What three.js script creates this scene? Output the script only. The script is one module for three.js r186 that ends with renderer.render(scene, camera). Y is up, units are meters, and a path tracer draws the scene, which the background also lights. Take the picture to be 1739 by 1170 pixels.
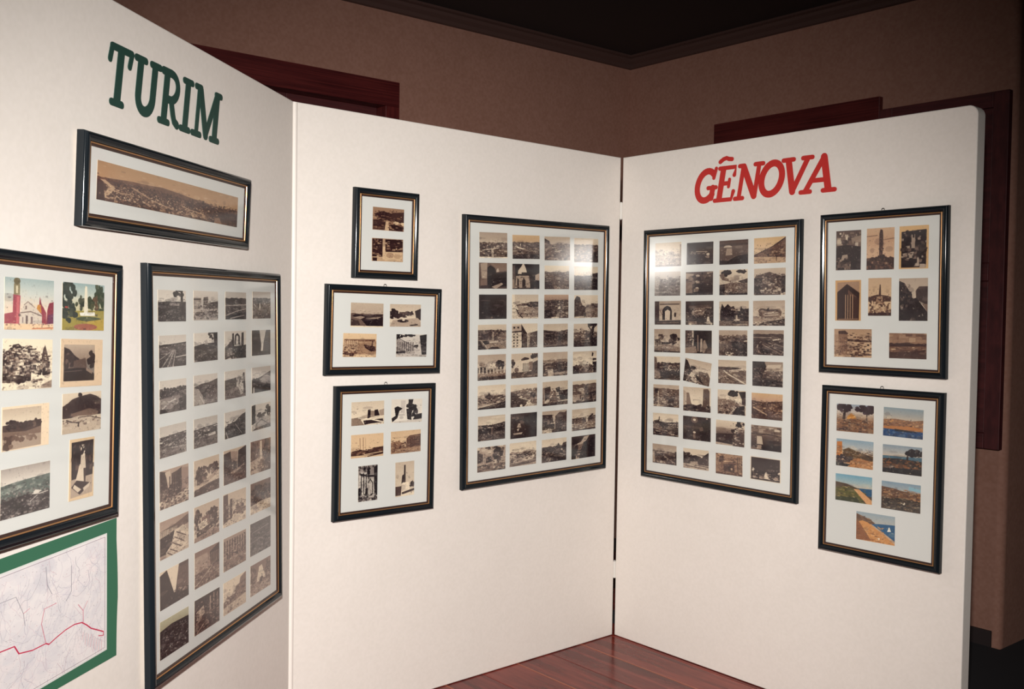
import * as THREE from 'three';
import { RoundedBoxGeometry } from 'three/addons/geometries/RoundedBoxGeometry.js';
import { mergeGeometries, toCreasedNormals } from 'three/addons/utils/BufferGeometryUtils.js';

// ---------------------------------------------------------------- camera, light, exposure
const V3 = (x, y, z) => new THREE.Vector3(x, y, z);
const scene = new THREE.Scene();
scene.background = new THREE.Color(0x000000);                      // night outside the windows
const EYE = V3(0, 1.4864, 0), FOCAL = 1682, PITCH = 0.0323, ROLL = -0.0151;
const camera = new THREE.PerspectiveCamera(2 * Math.atan(585 / FOCAL) * 180 / Math.PI, 1739 / 1170, 0.05, 60);
{
  const cp = Math.cos(PITCH), sp = Math.sin(PITCH), cr = Math.cos(ROLL), sr = Math.sin(ROLL);
  const right = V3(cr, -sr * cp, sr * sp), up = V3(sr, cr * cp, -cr * sp), back = V3(0, sp, cp);
  camera.position.copy(EYE);
  camera.quaternion.setFromRotationMatrix(new THREE.Matrix4().makeBasis(right, up, back));
}
const renderer = new THREE.WebGLRenderer();
renderer.toneMapping = THREE.LinearToneMapping;
renderer.toneMappingExposure = 1.0;
renderer.shadowMap.enabled = true;

// the flash of the camera: a small bright window on a bracket above the lens
const FLASH = V3(-0.03, 1.86, 0.04), FLASH_AIM = V3(-0.16, 0.66, -3.96);
const flash = new THREE.SpotLight(new THREE.Color(1.0, 0.958, 0.908), 59, 0, 0.74, 1, 2);
flash.position.copy(FLASH); flash.target.position.copy(FLASH_AIM);
flash.castShadow = true; flash.shadow.radius = 2.4;
flash.name = 'flash';
scene.add(flash, flash.target);

// ---------------------------------------------------------------- helpers
let seed = 7;
const rnd = () => { seed = (seed * 1664525 + 1013904223) >>> 0; return seed / 4294967296; };
const used = new Map();
function numbered(name) { const n = used.get(name) ?? 0; used.set(name, n + 1); return n ? name + '_' + String(n).padStart(3, '0') : name; }
function thing(name, label, category, group) {
  const o = new THREE.Group(); o.name = numbered(name); o.userData = { label, category };
  if (group) o.userData.group = group;
  scene.add(o); return o;
}
function mesh(name, geometry, material, parent) {
  const m = new THREE.Mesh(geometry, material); m.name = parent === scene ? numbered(name) : name;
  m.castShadow = m.receiveShadow = true; parent.add(m); return m;
}
function struct(name, geometry, material, parent = scene) {
  const m = mesh(name, geometry, material, parent); if (parent === scene) m.userData.kind = 'structure'; return m;
}
const box = (x0, x1, y0, y1, z0, z1) => new THREE.BoxGeometry(x1 - x0, y1 - y0, z1 - z0).translate((x0 + x1) / 2, (y0 + y1) / 2, (z0 + z1) / 2);
const soft = (x0, x1, y0, y1, z0, z1, r = 0.003) => new RoundedBoxGeometry(x1 - x0, y1 - y0, z1 - z0, 2, r).translate((x0 + x1) / 2, (y0 + y1) / 2, (z0 + z1) / 2);
const rgb = (r, g, b) => new THREE.Color().setRGB(r, g, b);

function dataTexture(w, h, fill, srgb = true) {
  const d = new Uint8Array(w * h * 4);
  for (let y = 0; y < h; y++) for (let x = 0; x < w; x++) { const c = fill(x / w, y / h); const o = (y * w + x) * 4; d[o] = c[0]; d[o + 1] = c[1]; d[o + 2] = c[2]; d[o + 3] = 255; }
  const t = new THREE.DataTexture(d, w, h); t.magFilter = THREE.LinearFilter; t.minFilter = THREE.LinearFilter;
  t.wrapS = t.wrapT = THREE.RepeatWrapping; if (srgb) t.colorSpace = THREE.SRGBColorSpace; t.needsUpdate = true; return t;
}
// tiling value noise
function tileNoise(cells, s) {
  let k = s; const r = () => { k = (k * 1664525 + 1013904223) >>> 0; return k / 4294967296; };
  const g = Array.from({ length: cells * cells }, r), f = (t) => t * t * (3 - 2 * t);
  return (u, v) => {
    const x = u * cells, y = v * cells, i = Math.floor(x), j = Math.floor(y), a = f(x - i), b = f(y - j), G = (p, q) => g[((q % cells) + cells) % cells * cells + ((p % cells) + cells) % cells];
    return (G(i, j) * (1 - a) + G(i + 1, j) * a) * (1 - b) + (G(i, j + 1) * (1 - a) + G(i + 1, j + 1) * a) * b;
  };
}
const n8 = tileNoise(8, 11), n24 = tileNoise(24, 12), n64 = tileNoise(64, 13), n128 = tileNoise(128, 14);
const clamp8 = (v) => Math.max(0, Math.min(255, Math.round(v)));

// painted surfaces: grain and faint patches only
const grain = (r, g, b, amp) => dataTexture(256, 256, (u, v) => { const n = (n8(u, v) - 0.5) * 0.35 + (n24(u, v) - 0.5) * 0.35 + (n128(u, v) - 0.5) * 1.2; return [clamp8(r + n * amp), clamp8(g + n * amp), clamp8(b + n * amp * 1.1)]; });
const bump = dataTexture(256, 256, (u, v) => { const n = clamp8(128 + (n64(u, v) - 0.5) * 90 + (n128(u, v) - 0.5) * 90); return [n, n, n]; }, false);
const M = {
  panel: new THREE.MeshStandardMaterial({ map: grain(229, 222, 215, 4), bumpMap: bump, bumpScale: 0.0002, roughness: 0.62 }),
  wall: new THREE.MeshStandardMaterial({ map: grain(147, 106, 91, 9), bumpMap: bump, bumpScale: 0.0006, roughness: 0.85 }),
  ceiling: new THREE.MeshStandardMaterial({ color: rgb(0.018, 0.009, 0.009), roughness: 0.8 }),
  cornice: new THREE.MeshStandardMaterial({ color: rgb(0.07, 0.034, 0.028), roughness: 0.6 }),
  black: new THREE.MeshPhysicalMaterial({ color: rgb(0.008, 0.011, 0.014), roughness: 0.11, specularIntensity: 0.5 }),
  gilt: new THREE.MeshStandardMaterial({ color: rgb(0.5, 0.26, 0.11), metalness: 0.7, roughness: 0.28 }),
  lip: new THREE.MeshStandardMaterial({ color: rgb(0.035, 0.015, 0.011), roughness: 0.35 }),
  mat: new THREE.MeshStandardMaterial({ color: rgb(0.66, 0.67, 0.64), roughness: 0.8 }),
  paper: new THREE.MeshStandardMaterial({ color: rgb(0.62, 0.53, 0.4), roughness: 0.7 }),
  glass: new THREE.MeshPhysicalMaterial({ color: 0xffffff, transmission: 1, thickness: 0, roughness: 0.094, ior: 1.7 }),
  pane: new THREE.MeshPhysicalMaterial({ color: 0xffffff, transmission: 1, thickness: 0, roughness: 0.04, ior: 1.5 }),
  steel: new THREE.MeshStandardMaterial({ color: rgb(0.2, 0.19, 0.18), metalness: 0.8, roughness: 0.4 }),
  white: new THREE.MeshStandardMaterial({ color: rgb(0.74, 0.71, 0.66), roughness: 0.5 }),
  green: new THREE.MeshStandardMaterial({ color: rgb(0.012, 0.05, 0.038), roughness: 0.55 }),
  red: new THREE.MeshStandardMaterial({ color: rgb(0.52, 0.022, 0.018), roughness: 0.5 }),
  body: new THREE.MeshStandardMaterial({ color: rgb(0.02, 0.02, 0.02), roughness: 0.5 }),
  floorShade: new THREE.MeshStandardMaterial({ color: rgb(0.012, 0.010, 0.013), roughness: 0.95 }),  // near-black colour that stands for shade on the floor
  lamp: new THREE.MeshStandardMaterial({ color: 0xffffff, emissive: rgb(1, 0.958, 0.908), emissiveIntensity: 3 }),
};
// varnished wood, long grain along u (metres)
function woodMap(r, g, b, amp, s) {
  const f = tileNoise(40, s), c = tileNoise(6, s + 1);
  return dataTexture(256, 256, (u, v) => { const n = (f(u * 0.08, v) - 0.5) * 1.2 + (c(u, v) - 0.5) * 0.8 + (n128(u * 0.25, v) - 0.5) * 0.6; return [clamp8(r + n * amp), clamp8(g + n * amp * 0.62), clamp8(b + n * amp * 0.5)]; });
}
M.boards = [[106, 36, 29], [97, 31, 27], [111, 41, 32], [100, 35, 30]].map(([r, g, b], i) => new THREE.MeshPhysicalMaterial({ map: woodMap(r, g, b, 34, 40 + i * 3), roughness: 0.2, specularIntensity: 0.5 }));
M.strip = new THREE.MeshStandardMaterial({ map: woodMap(150, 78, 54, 30, 55), roughness: 0.4 });
M.frameWood = new THREE.MeshStandardMaterial({ map: woodMap(78, 24, 24, 22, 60), roughness: 0.42 });
M.shutterWood = new THREE.MeshStandardMaterial({ map: woodMap(72, 24, 26, 16, 70), roughness: 0.6 });

// ---------------------------------------------------------------- the room
// own axes of the room: x along the right wall, z along the left wall, both from the far corner
const CORNER = V3(0.7114, 0, -6.219), TURN = -Math.atan2(0.7694, 0.6388), CEIL = 3.08;
const inRoom = (m) => { m.position.copy(CORNER); m.rotation.y = TURN; return m; };
const DEPTH_X = 8.6, DEPTH_Z = 8.8, END = 2.352;
const WIN_L = { a: 1.72, b: 2.9, top: 2.65, bottom: 0.85 }, WIN_R = { a: 0.69, b: 1.71, top: 2.572, bottom: 0.85 };
{
  const fl = new THREE.Group(); fl.name = 'floor'; fl.userData.kind = 'structure'; scene.add(fl); inRoom(fl);
  mesh('joist_bed', box(-0.3, DEPTH_X + 0.3, -0.14, -0.024, -3.6, DEPTH_Z + 0.3), M.ceiling, fl);
  // boards run along the right wall; each one its own piece, with a fine joint
  const PITCH_B = 0.1925, gap = 0.002, START = 1.449 - 9 * PITCH_B;
  const shapes = [0, 1, 2, 3].map((k) => {
    const g = soft(-0.25, DEPTH_X + 0.25, -0.022, 0, gap / 2, PITCH_B - gap / 2, 0.0016), uv = g.attributes.uv, p = g.attributes.position;
    for (let i = 0; i < uv.count; i++) uv.setXY(i, (p.getX(i) + k * 0.37) / 1.7, (p.getZ(i) + k * 0.21) / 0.8);
    return g;
  });
  for (let i = 0, z = START; z < DEPTH_Z + 0.1; i++, z += PITCH_B) {
    const k = ((i * 7 + 2) % 4 + (i % 3 ? 0 : 1)) % 4;
    mesh('floor_board', shapes[k], M.boards[(k + (i & 1)) % 4], fl).position.z = z;
    if (i & 1) mesh('joint_strip', soft(-0.25, DEPTH_X + 0.25, -0.01, 0.0006, -0.0045, 0.0045, 0.0004), M.strip, fl).position.z = z;   // pale filler let into every second joint
  }
  mesh('threshold', box(END, 4.2, -0.02, 0.003, START - 0.01, 0.02), M.floorShade, fl);  // dark strip added as painted shade over the boards at the opening
  mesh('passage_floor', box(1.3, 5.4, -0.022, -0.001, -3.2, START), M.floorShade, fl);  // floor of the passage, with its shade put into the colour
}
inRoom(struct('ceiling', box(-0.3, DEPTH_X + 0.3, CEIL, CEIL + 0.15, -3.6, DEPTH_Z + 0.3), M.ceiling));
function metreUV(g, s = 1.3) {
  const p = g.attributes.position, n = g.attributes.normal, uv = g.attributes.uv;
  for (let i = 0; i < uv.count; i++) { const nx = Math.abs(n.getX(i)), ny = Math.abs(n.getY(i)); uv.setXY(i, (nx > 0.7 ? p.getZ(i) : p.getX(i)) / s, (ny > 0.7 ? p.getZ(i) : p.getY(i)) / s); }
  return g;
}
const withHole = (mk, lo, hi, w) => [mk(lo, w.a, 0, CEIL), mk(w.b, hi, 0, CEIL), mk(w.a, w.b, 0, w.bottom), mk(w.a, w.b, w.top, CEIL)];
inRoom(struct('wall_left', metreUV(mergeGeometries(withHole((a, b, c, d) => box(-0.25, 0, c, d, a, b), -0.25, DEPTH_Z, WIN_L))), M.wall));
{
  // the right wall ends in a rounded corner beside a dark passage
  const s = new THREE.Shape(), r = 0.035;
  s.moveTo(WIN_R.b, 0); s.lineTo(END - r, 0); s.absarc(END - r, r, r, -Math.PI / 2, 0, false); s.lineTo(END, 0.25); s.lineTo(WIN_R.b, 0.25); s.closePath();
  const end = new THREE.ExtrudeGeometry(s, { depth: CEIL, bevelEnabled: false, curveSegments: 10 }).rotateX(-Math.PI / 2);   // shape y -> -z
  const parts = withHole((a, b, c, d) => box(a, b, c, d, -0.25, 0), 0, END, WIN_R); parts.splice(1, 1);
  inRoom(struct('wall_right', metreUV(mergeGeometries([...parts.map((g) => g.toNonIndexed()), end, box(4.2, DEPTH_X, 0, CEIL, -0.25, 0).toNonIndexed()])), M.wall));
}
inRoom(struct('wall_passage', metreUV(mergeGeometries([box(1.2, 1.4, 0, CEIL, -3.4, -0.25), box(1.2, 5.4, 0, CEIL, -3.4, -3.2), box(5.2, 5.4, 0, CEIL, -3.4, -0.25)])), M.wall));
inRoom(struct('wall_front', metreUV(box(0, DEPTH_X, 0, CEIL, DEPTH_Z, DEPTH_Z + 0.2)), M.wall));
inRoom(struct('wall_side', metreUV(box(DEPTH_X, DEPTH_X + 0.2, 0, CEIL, -0.25, DEPTH_Z + 0.2)), M.wall));
{
  // stepped cornice along both far walls
  const prof = [[0, -0.075], [0.012, -0.07], [0.014, -0.05], [0.03, -0.034], [0.034, -0.018], [0.05, -0.012], [0.05, 0]];
  const run = (len, alongX) => {
    const pos = []; const P = (q, t) => (alongX ? [t, CEIL + q[1], q[0]] : [q[0], CEIL + q[1], t]);
    for (let i = 0; i + 1 < prof.length; i++) {
      const a = P(prof[i], prof[i][0]), b = P(prof[i], len), c = P(prof[i + 1], len), d = P(prof[i + 1], prof[i + 1][0]);
      pos.push(...(alongX ? [a, b, c, a, c, d] : [a, c, b, a, d, c]).flat());
    }
    const g = new THREE.BufferGeometry(); g.setAttribute('position', new THREE.Float32BufferAttribute(pos, 3)); g.computeVertexNormals(); return g;
  };
  inRoom(struct('trim_1', run(DEPTH_Z, false), M.cornice)); inRoom(struct('trim_2', run(END, true), M.cornice));
  inRoom(struct('baseboard_left', soft(0, 0.016, 0, 0.08, 0, DEPTH_Z), M.ceiling));
  inRoom(struct('baseboard_right', soft(0.016, END - 0.036, 0, 0.08, 0, 0.016), M.ceiling));
}
{
  // dark sheet added along the right wall to stand for floor shade
  const t = thing('floor_shade_sheet', 'nearly black sheet added as painted shade on the floor behind the right panel', 'painted_shade'); inRoom(t);
  mesh('shade_sheet', soft(0.9, 4.1, 0.0008, 0.012, 0.02, 1.12, 0.004), M.floorShade, t);
}
// dark red wooden windows, panes looking into the night
function makeWindow(n, w, onLeft) {
  const o = new THREE.Group(); o.name = 'window_' + n; o.userData.kind = 'structure'; scene.add(o); inRoom(o);
  const at = (a, b, c, d, e, f, r) => (onLeft ? soft(e, f, c, d, a, b, r) : soft(a, b, c, d, e, f, r));
  const fw = 0.082, top = 0.126, wood = M.frameWood, mid = (w.a + w.b) / 2;
  const fr = mesh('window_frame', mergeGeometries([at(w.a, w.b, w.top - top, w.top, -0.06, 0.03), at(w.a, w.a + fw, w.bottom, w.top - top, -0.06, 0.03), at(w.b - fw, w.b, w.bottom, w.top - top, -0.06, 0.03), at(w.a, w.b, w.bottom - 0.05, w.bottom, -0.2, 0.06)]), wood, o);
  for (const [a, b] of [[w.a + fw, mid], [mid, w.b - fw]]) {
    const t = w.top - top, s = 0.05;
    mesh('window_sash', mergeGeometries([at(a, b, t - s, t, -0.1, -0.055), at(a, b, w.bottom, w.bottom + s, -0.1, -0.055), at(a, a + s, w.bottom + s, t - s, -0.1, -0.055), at(b - s, b, w.bottom + s, t - s, -0.1, -0.055), at(a + s, b - s, 1.66, 1.69, -0.09, -0.06)]), M.shutterWood, o);
    for (const [c, d] of [[w.bottom + s, 1.66], [1.69, t - s]]) mesh('pane', onLeft ? box(-0.08, -0.076, c, d, a + s, b - s) : box(a + s, b - s, c, d, -0.08, -0.076), M.pane, o);
  }
  return fr;
}
makeWindow(1, WIN_L, true); makeWindow(2, WIN_R, false);
{
  const t = thing('window_shutter', 'dark red wooden shutter leaf folded open against the wall behind the right panel', 'shutter'); inRoom(t);
  const a = 1.714, b = 2.338, c = 0.905, d = 2.503, s = 0.07;
  for (const [x0, x1] of [[a, a + s], [b - s, b]]) mesh('stile', soft(x0, x1, c, d, 0.006, 0.04), M.shutterWood, t);
  for (const [y0, y1] of [[c, c + s], [1.66, 1.74], [d - s, d]]) mesh('rail', soft(a + s, b - s, y0, y1, 0.006, 0.04), M.shutterWood, t);
  for (const [y0, y1] of [[c + s, 1.66], [1.74, d - s]]) mesh('panel_board', soft(a + s, b - s, y0, y1, 0.01, 0.034, 0.004), M.shutterWood, t);
  for (const y of [1.1, 2.3]) mesh('hinge', soft(a - 0.012, a + 0.03, y - 0.05, y + 0.05, 0.034, 0.044), M.steel, t);
}
// the flash head stands on a bracket arm over the photographer's place
{
  const t = thing('camera_flash', 'black camera flash head with a bright window on a thin stand', 'flash');
  const dir = FLASH_AIM.clone().sub(FLASH).normalize();
  t.position.set(FLASH.x, 0, FLASH.z + 0.09);
  const head = new THREE.Group(); head.name = 'head'; t.add(head); head.position.set(0, FLASH.y, -0.09);
  head.quaternion.setFromUnitVectors(V3(0, 0, -1), dir);
  mesh('housing', soft(-0.045, 0.045, -0.03, 0.03, 0.012, 0.12, 0.008), M.body, head);
  mesh('lamp_window', soft(-0.036, 0.036, -0.022, 0.022, 0.004, 0.012, 0.002), M.lamp, head);
  mesh('stand', new THREE.CylinderGeometry(0.012, 0.014, FLASH.y - 0.02, 12).translate(0, (FLASH.y - 0.02) / 2, 0.05), M.body, t);
  mesh('foot', new THREE.CylinderGeometry(0.14, 0.15, 0.025, 24).translate(0, 0.0125, 0.05), M.body, t);
}

// ---------------------------------------------------------------- the three exhibition panels
const PANEL = {
  A: { at: V3(-0.76263, 0, -3.42494), r: V3(0.159866, 0, -0.987139) },
  B: { at: V3(0.48972, 0, -4.5473), r: V3(0.744698, 0, -0.667401) },
  C: { at: V3(0.48972, 0, -4.5473), r: V3(0.641097, 0, 0.767460) },
};
for (const p of Object.values(PANEL)) p.turn = Math.atan2(-p.r.z, p.r.x);
const PANEL_H = 2.2, PANEL_T = 0.055;
function makePanel(key, u0, u1, radius, label) {
  const p = PANEL[key], t = thing('exhibition_panel', label, 'panel'), w = u1 - u0;
  t.position.copy(p.at).addScaledVector(p.r, (u0 + u1) / 2); t.rotation.y = p.turn;
  const s = new THREE.Shape(), e = 0.004, h = PANEL_H - e, x = w / 2 - e, r = radius;
  s.moveTo(-x, 0.002 + e); s.lineTo(x, 0.002 + e); s.lineTo(x, h - r); if (r) s.absarc(x - r, h - r, r, 0, Math.PI / 2, false);
  s.lineTo(-x, h); s.closePath();
  const g = new THREE.ExtrudeGeometry(s, { depth: PANEL_T - 2 * e, bevelEnabled: true, bevelThickness: e, bevelSize: e, bevelSegments: 3, curveSegments: 8 }).translate(0, 0, -PANEL_T + e);
  mesh('board', g, M.panel, t);
  return t;
}
makePanel('A', -1.665, -0.003, 0, 'white exhibition panel at the left, headed by the green TURIM lettering');
{
  const t = makePanel('B', -1.681, -0.006, 0, 'white exhibition panel between the other two, with no lettering on it');
  mesh('edge_strip', new THREE.CylinderGeometry(0.012, 0.012, PANEL_H - 0.004, 14).translate(-0.8375 + 0.008, PANEL_H / 2, -0.009), M.panel, t);
}
makePanel('C', 0.006, 1.624, 0.03, 'white exhibition panel at the right, headed by the red GÊNOVA lettering');
// two white hinge clips bridge the open joint between the middle and the right panel
for (const [y0, y1, label] of [[1.921, 1.996, 'white hinge clip bridging the joint of two panels, above the frames'], [0.267, 0.344, 'white hinge clip bridging the joint of two panels, near the floor']]) {
  const o = thing('hinge_clip', label, 'hinge', 'hinge clips in the panel joint');
  const p = PANEL.B; o.position.copy(p.at).setY((y0 + y1) / 2); o.rotation.y = (PANEL.B.turn + PANEL.C.turn) / 2;
  mesh('knuckle', new THREE.CylinderGeometry(0.0105, 0.0105, y1 - y0, 14).translate(0, 0, -0.008), M.white, o);
  mesh('pin', new THREE.CylinderGeometry(0.003, 0.003, y1 - y0 + 0.006, 8).translate(0, 0, -0.008), M.white, o);
}

// ---------------------------------------------------------------- cut-out lettering
// strokes in cap heights: x, y from the letter's own origin, y 0 at the base line
const CAP = 0.147, SLANT = 0.17, BASE = 1.955;
function strokeGeometry(points, width, depth) {
  // round-ended ribbon along a polyline
  const P = points.map(([x, y]) => new THREE.Vector2((x + SLANT * y) * CAP, y * CAP)), h = width * CAP / 2, L = [], R = [];
  for (let i = 0; i < P.length; i++) {
    const d = P[Math.min(i + 1, P.length - 1)].clone().sub(P[Math.max(i - 1, 0)]).normalize();
    L.push(new THREE.Vector2(P[i].x - d.y * h, P[i].y + d.x * h)); R.push(new THREE.Vector2(P[i].x + d.y * h, P[i].y - d.x * h));
  }
  const cap = (c, from) => Array.from({ length: 5 }, (_, k) => { const a = from - Math.PI * (k + 1) / 6; return new THREE.Vector2(c.x + h * Math.cos(a), c.y + h * Math.sin(a)); });
  const end = P[P.length - 1], dirE = Math.atan2(L[P.length - 1].y - end.y, L[P.length - 1].x - end.x), dirS = Math.atan2(R[0].y - P[0].y, R[0].x - P[0].x);
  const shape = new THREE.Shape([...L, ...cap(end, dirE), ...R.slice().reverse(), ...cap(P[0], dirS)]);
  return new THREE.ExtrudeGeometry(shape, { depth, bevelEnabled: false });
}
const arc = (cx, cy, rx, ry, a0, a1, n = 16) => Array.from({ length: n + 1 }, (_, i) => { const a = (a0 + (a1 - a0) * i / n) * Math.PI / 180; return [cx + rx * Math.cos(a), cy + ry * Math.sin(a)]; });
const TH = 0.185, SE = 0.12;   // stem and serif weights
const foot = (x, y = 0.055, h = 0.15) => [[[x - h, y], [x + h, y]], SE];
const GLYPH = {
  T: [[[[0, 0.1], [0, 0.9]], TH], foot(0), [[[-0.27, 0.94], [0.31, 0.94]], SE], [[[-0.27, 0.94], [-0.3, 0.72]], SE * 0.9], [[[0.31, 0.94], [0.27, 0.72]], SE * 0.9]],
  U: [[[[-0.23, 0.9], [-0.23, 0.35], ...arc(0, 0.35, 0.23, 0.26, 180, 360), [0.23, 0.9]], TH * 0.95], foot(-0.23, 0.94, 0.15), foot(0.25, 0.94, 0.14)],
  R: [[[[0, 0.1], [0, 0.9]], TH], foot(0), [[[-0.14, 0.94], [0.14, 0.94], ...arc(0.16, 0.7, 0.24, 0.235, 80, -80), [0, 0.465]], SE * 1.2], [[[0.2, 0.46], [0.3, 0.22], [0.36, 0.12], [0.46, 0.07]], TH * 0.85]],
  I: [[[[0, 0.1], [0, 0.9]], TH], foot(0), foot(0, 0.94)],
  M: [[[[-0.37, 0.08], [-0.37, 0.92]], SE * 1.1], foot(-0.37), [[[-0.5, 0.94], [-0.3, 0.94]], SE], [[[-0.32, 0.91], [0, 0.09]], TH], [[[0, 0.09], [0.33, 0.91]], SE * 1.15], [[[0.36, 0.9], [0.36, 0.1]], TH], foot(0.36), [[[0.3, 0.94], [0.5, 0.94]], SE]],
  G: [[arc(0, 0.5, 0.32, 0.41, 50, 322, 24), TH], [[[0.27, 0.96], [0.23, 0.7]], SE * 0.9], [[[0.08, 0.43], [0.36, 0.43]], SE], [[[0.25, 0.43], [0.24, 0.14]], SE * 1.4]],
  E: [[[[0, 0.1], [0, 0.9]], TH], [[[-0.15, 0.055], [0.42, 0.055], [0.46, 0.27]], SE], [[[-0.13, 0.94], [0.42, 0.94], [0.41, 0.72]], SE], [[[0, 0.51], [0.26, 0.51]], SE], [[[0.27, 0.61], [0.27, 0.41]], SE * 0.8]],
  hat: [[[[0, 0.01], [0.1, 0.075], [0.2, 0.1], [0.29, 0.065], [0.4, 0.05]], SE]],
  N: [[[[-0.25, 0.08], [-0.25, 0.92]], SE * 1.1], foot(-0.25, 0.055, 0.13), [[[-0.38, 0.94], [-0.22, 0.94]], SE], [[[-0.23, 0.9], [0.25, 0.09]], TH], [[[0.27, 0.09], [0.27, 0.92]], SE * 1.1], foot(0.27, 0.94, 0.13)],
  O: [[arc(0, 0.5, 0.32, 0.41, 90, 275, 20), TH], [arc(0, 0.5, 0.32, 0.41, 270, 455, 20), TH]],
  V: [[[[-0.24, 0.9], [0.02, 0.1]], TH], [[[0.02, 0.1], [0.33, 0.91]], SE * 1.2], foot(-0.25, 0.94, 0.16), foot(0.33, 0.94, 0.14)],
  A: [[[[-0.33, 0.08], [0.06, 0.91]], SE * 1.2], [[[0.06, 0.91], [0.33, 0.1]], TH * 1.05], [[[-0.2, 0.33], [0.25, 0.33]], SE], foot(-0.33, 0.055, 0.14), foot(0.36, 0.055, 0.17)],
};
function lettering(name, key, letters, material, label) {
  const t = thing(name, label, 'lettering'), p = PANEL[key], u0 = letters[0][1];
  t.position.copy(p.at).addScaledVector(p.r, u0).setY(BASE); t.rotation.y = p.turn;
  for (const [g, u, up = 0] of letters) {
    const geo = mergeGeometries(GLYPH[g].map(([pts, w], i) => strokeGeometry(pts, w, 0.0016 + i * 0.00012)));
    const m = mesh(g === 'hat' ? 'circumflex' : 'letter_' + g.toLowerCase(), geo, material, t); m.position.set(u - u0, up, 0.0004);
  }
}
lettering('wall_lettering', 'A', [['T', -1.0985], ['U', -0.977], ['R', -0.882], ['I', -0.7705], ['M', -0.652]], M.green, 'dark green slab-serif cut-out letters spelling TURIM on the left panel');
lettering('wall_lettering', 'C', [['G', 0.479], ['E', 0.557], ['hat', 0.562, 0.164], ['N', 0.694], ['O', 0.804], ['V', 0.907], ['A', 1.018]], M.red, 'red slanted slab-serif cut-out letters spelling GÊNOVA on the right panel');

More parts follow.
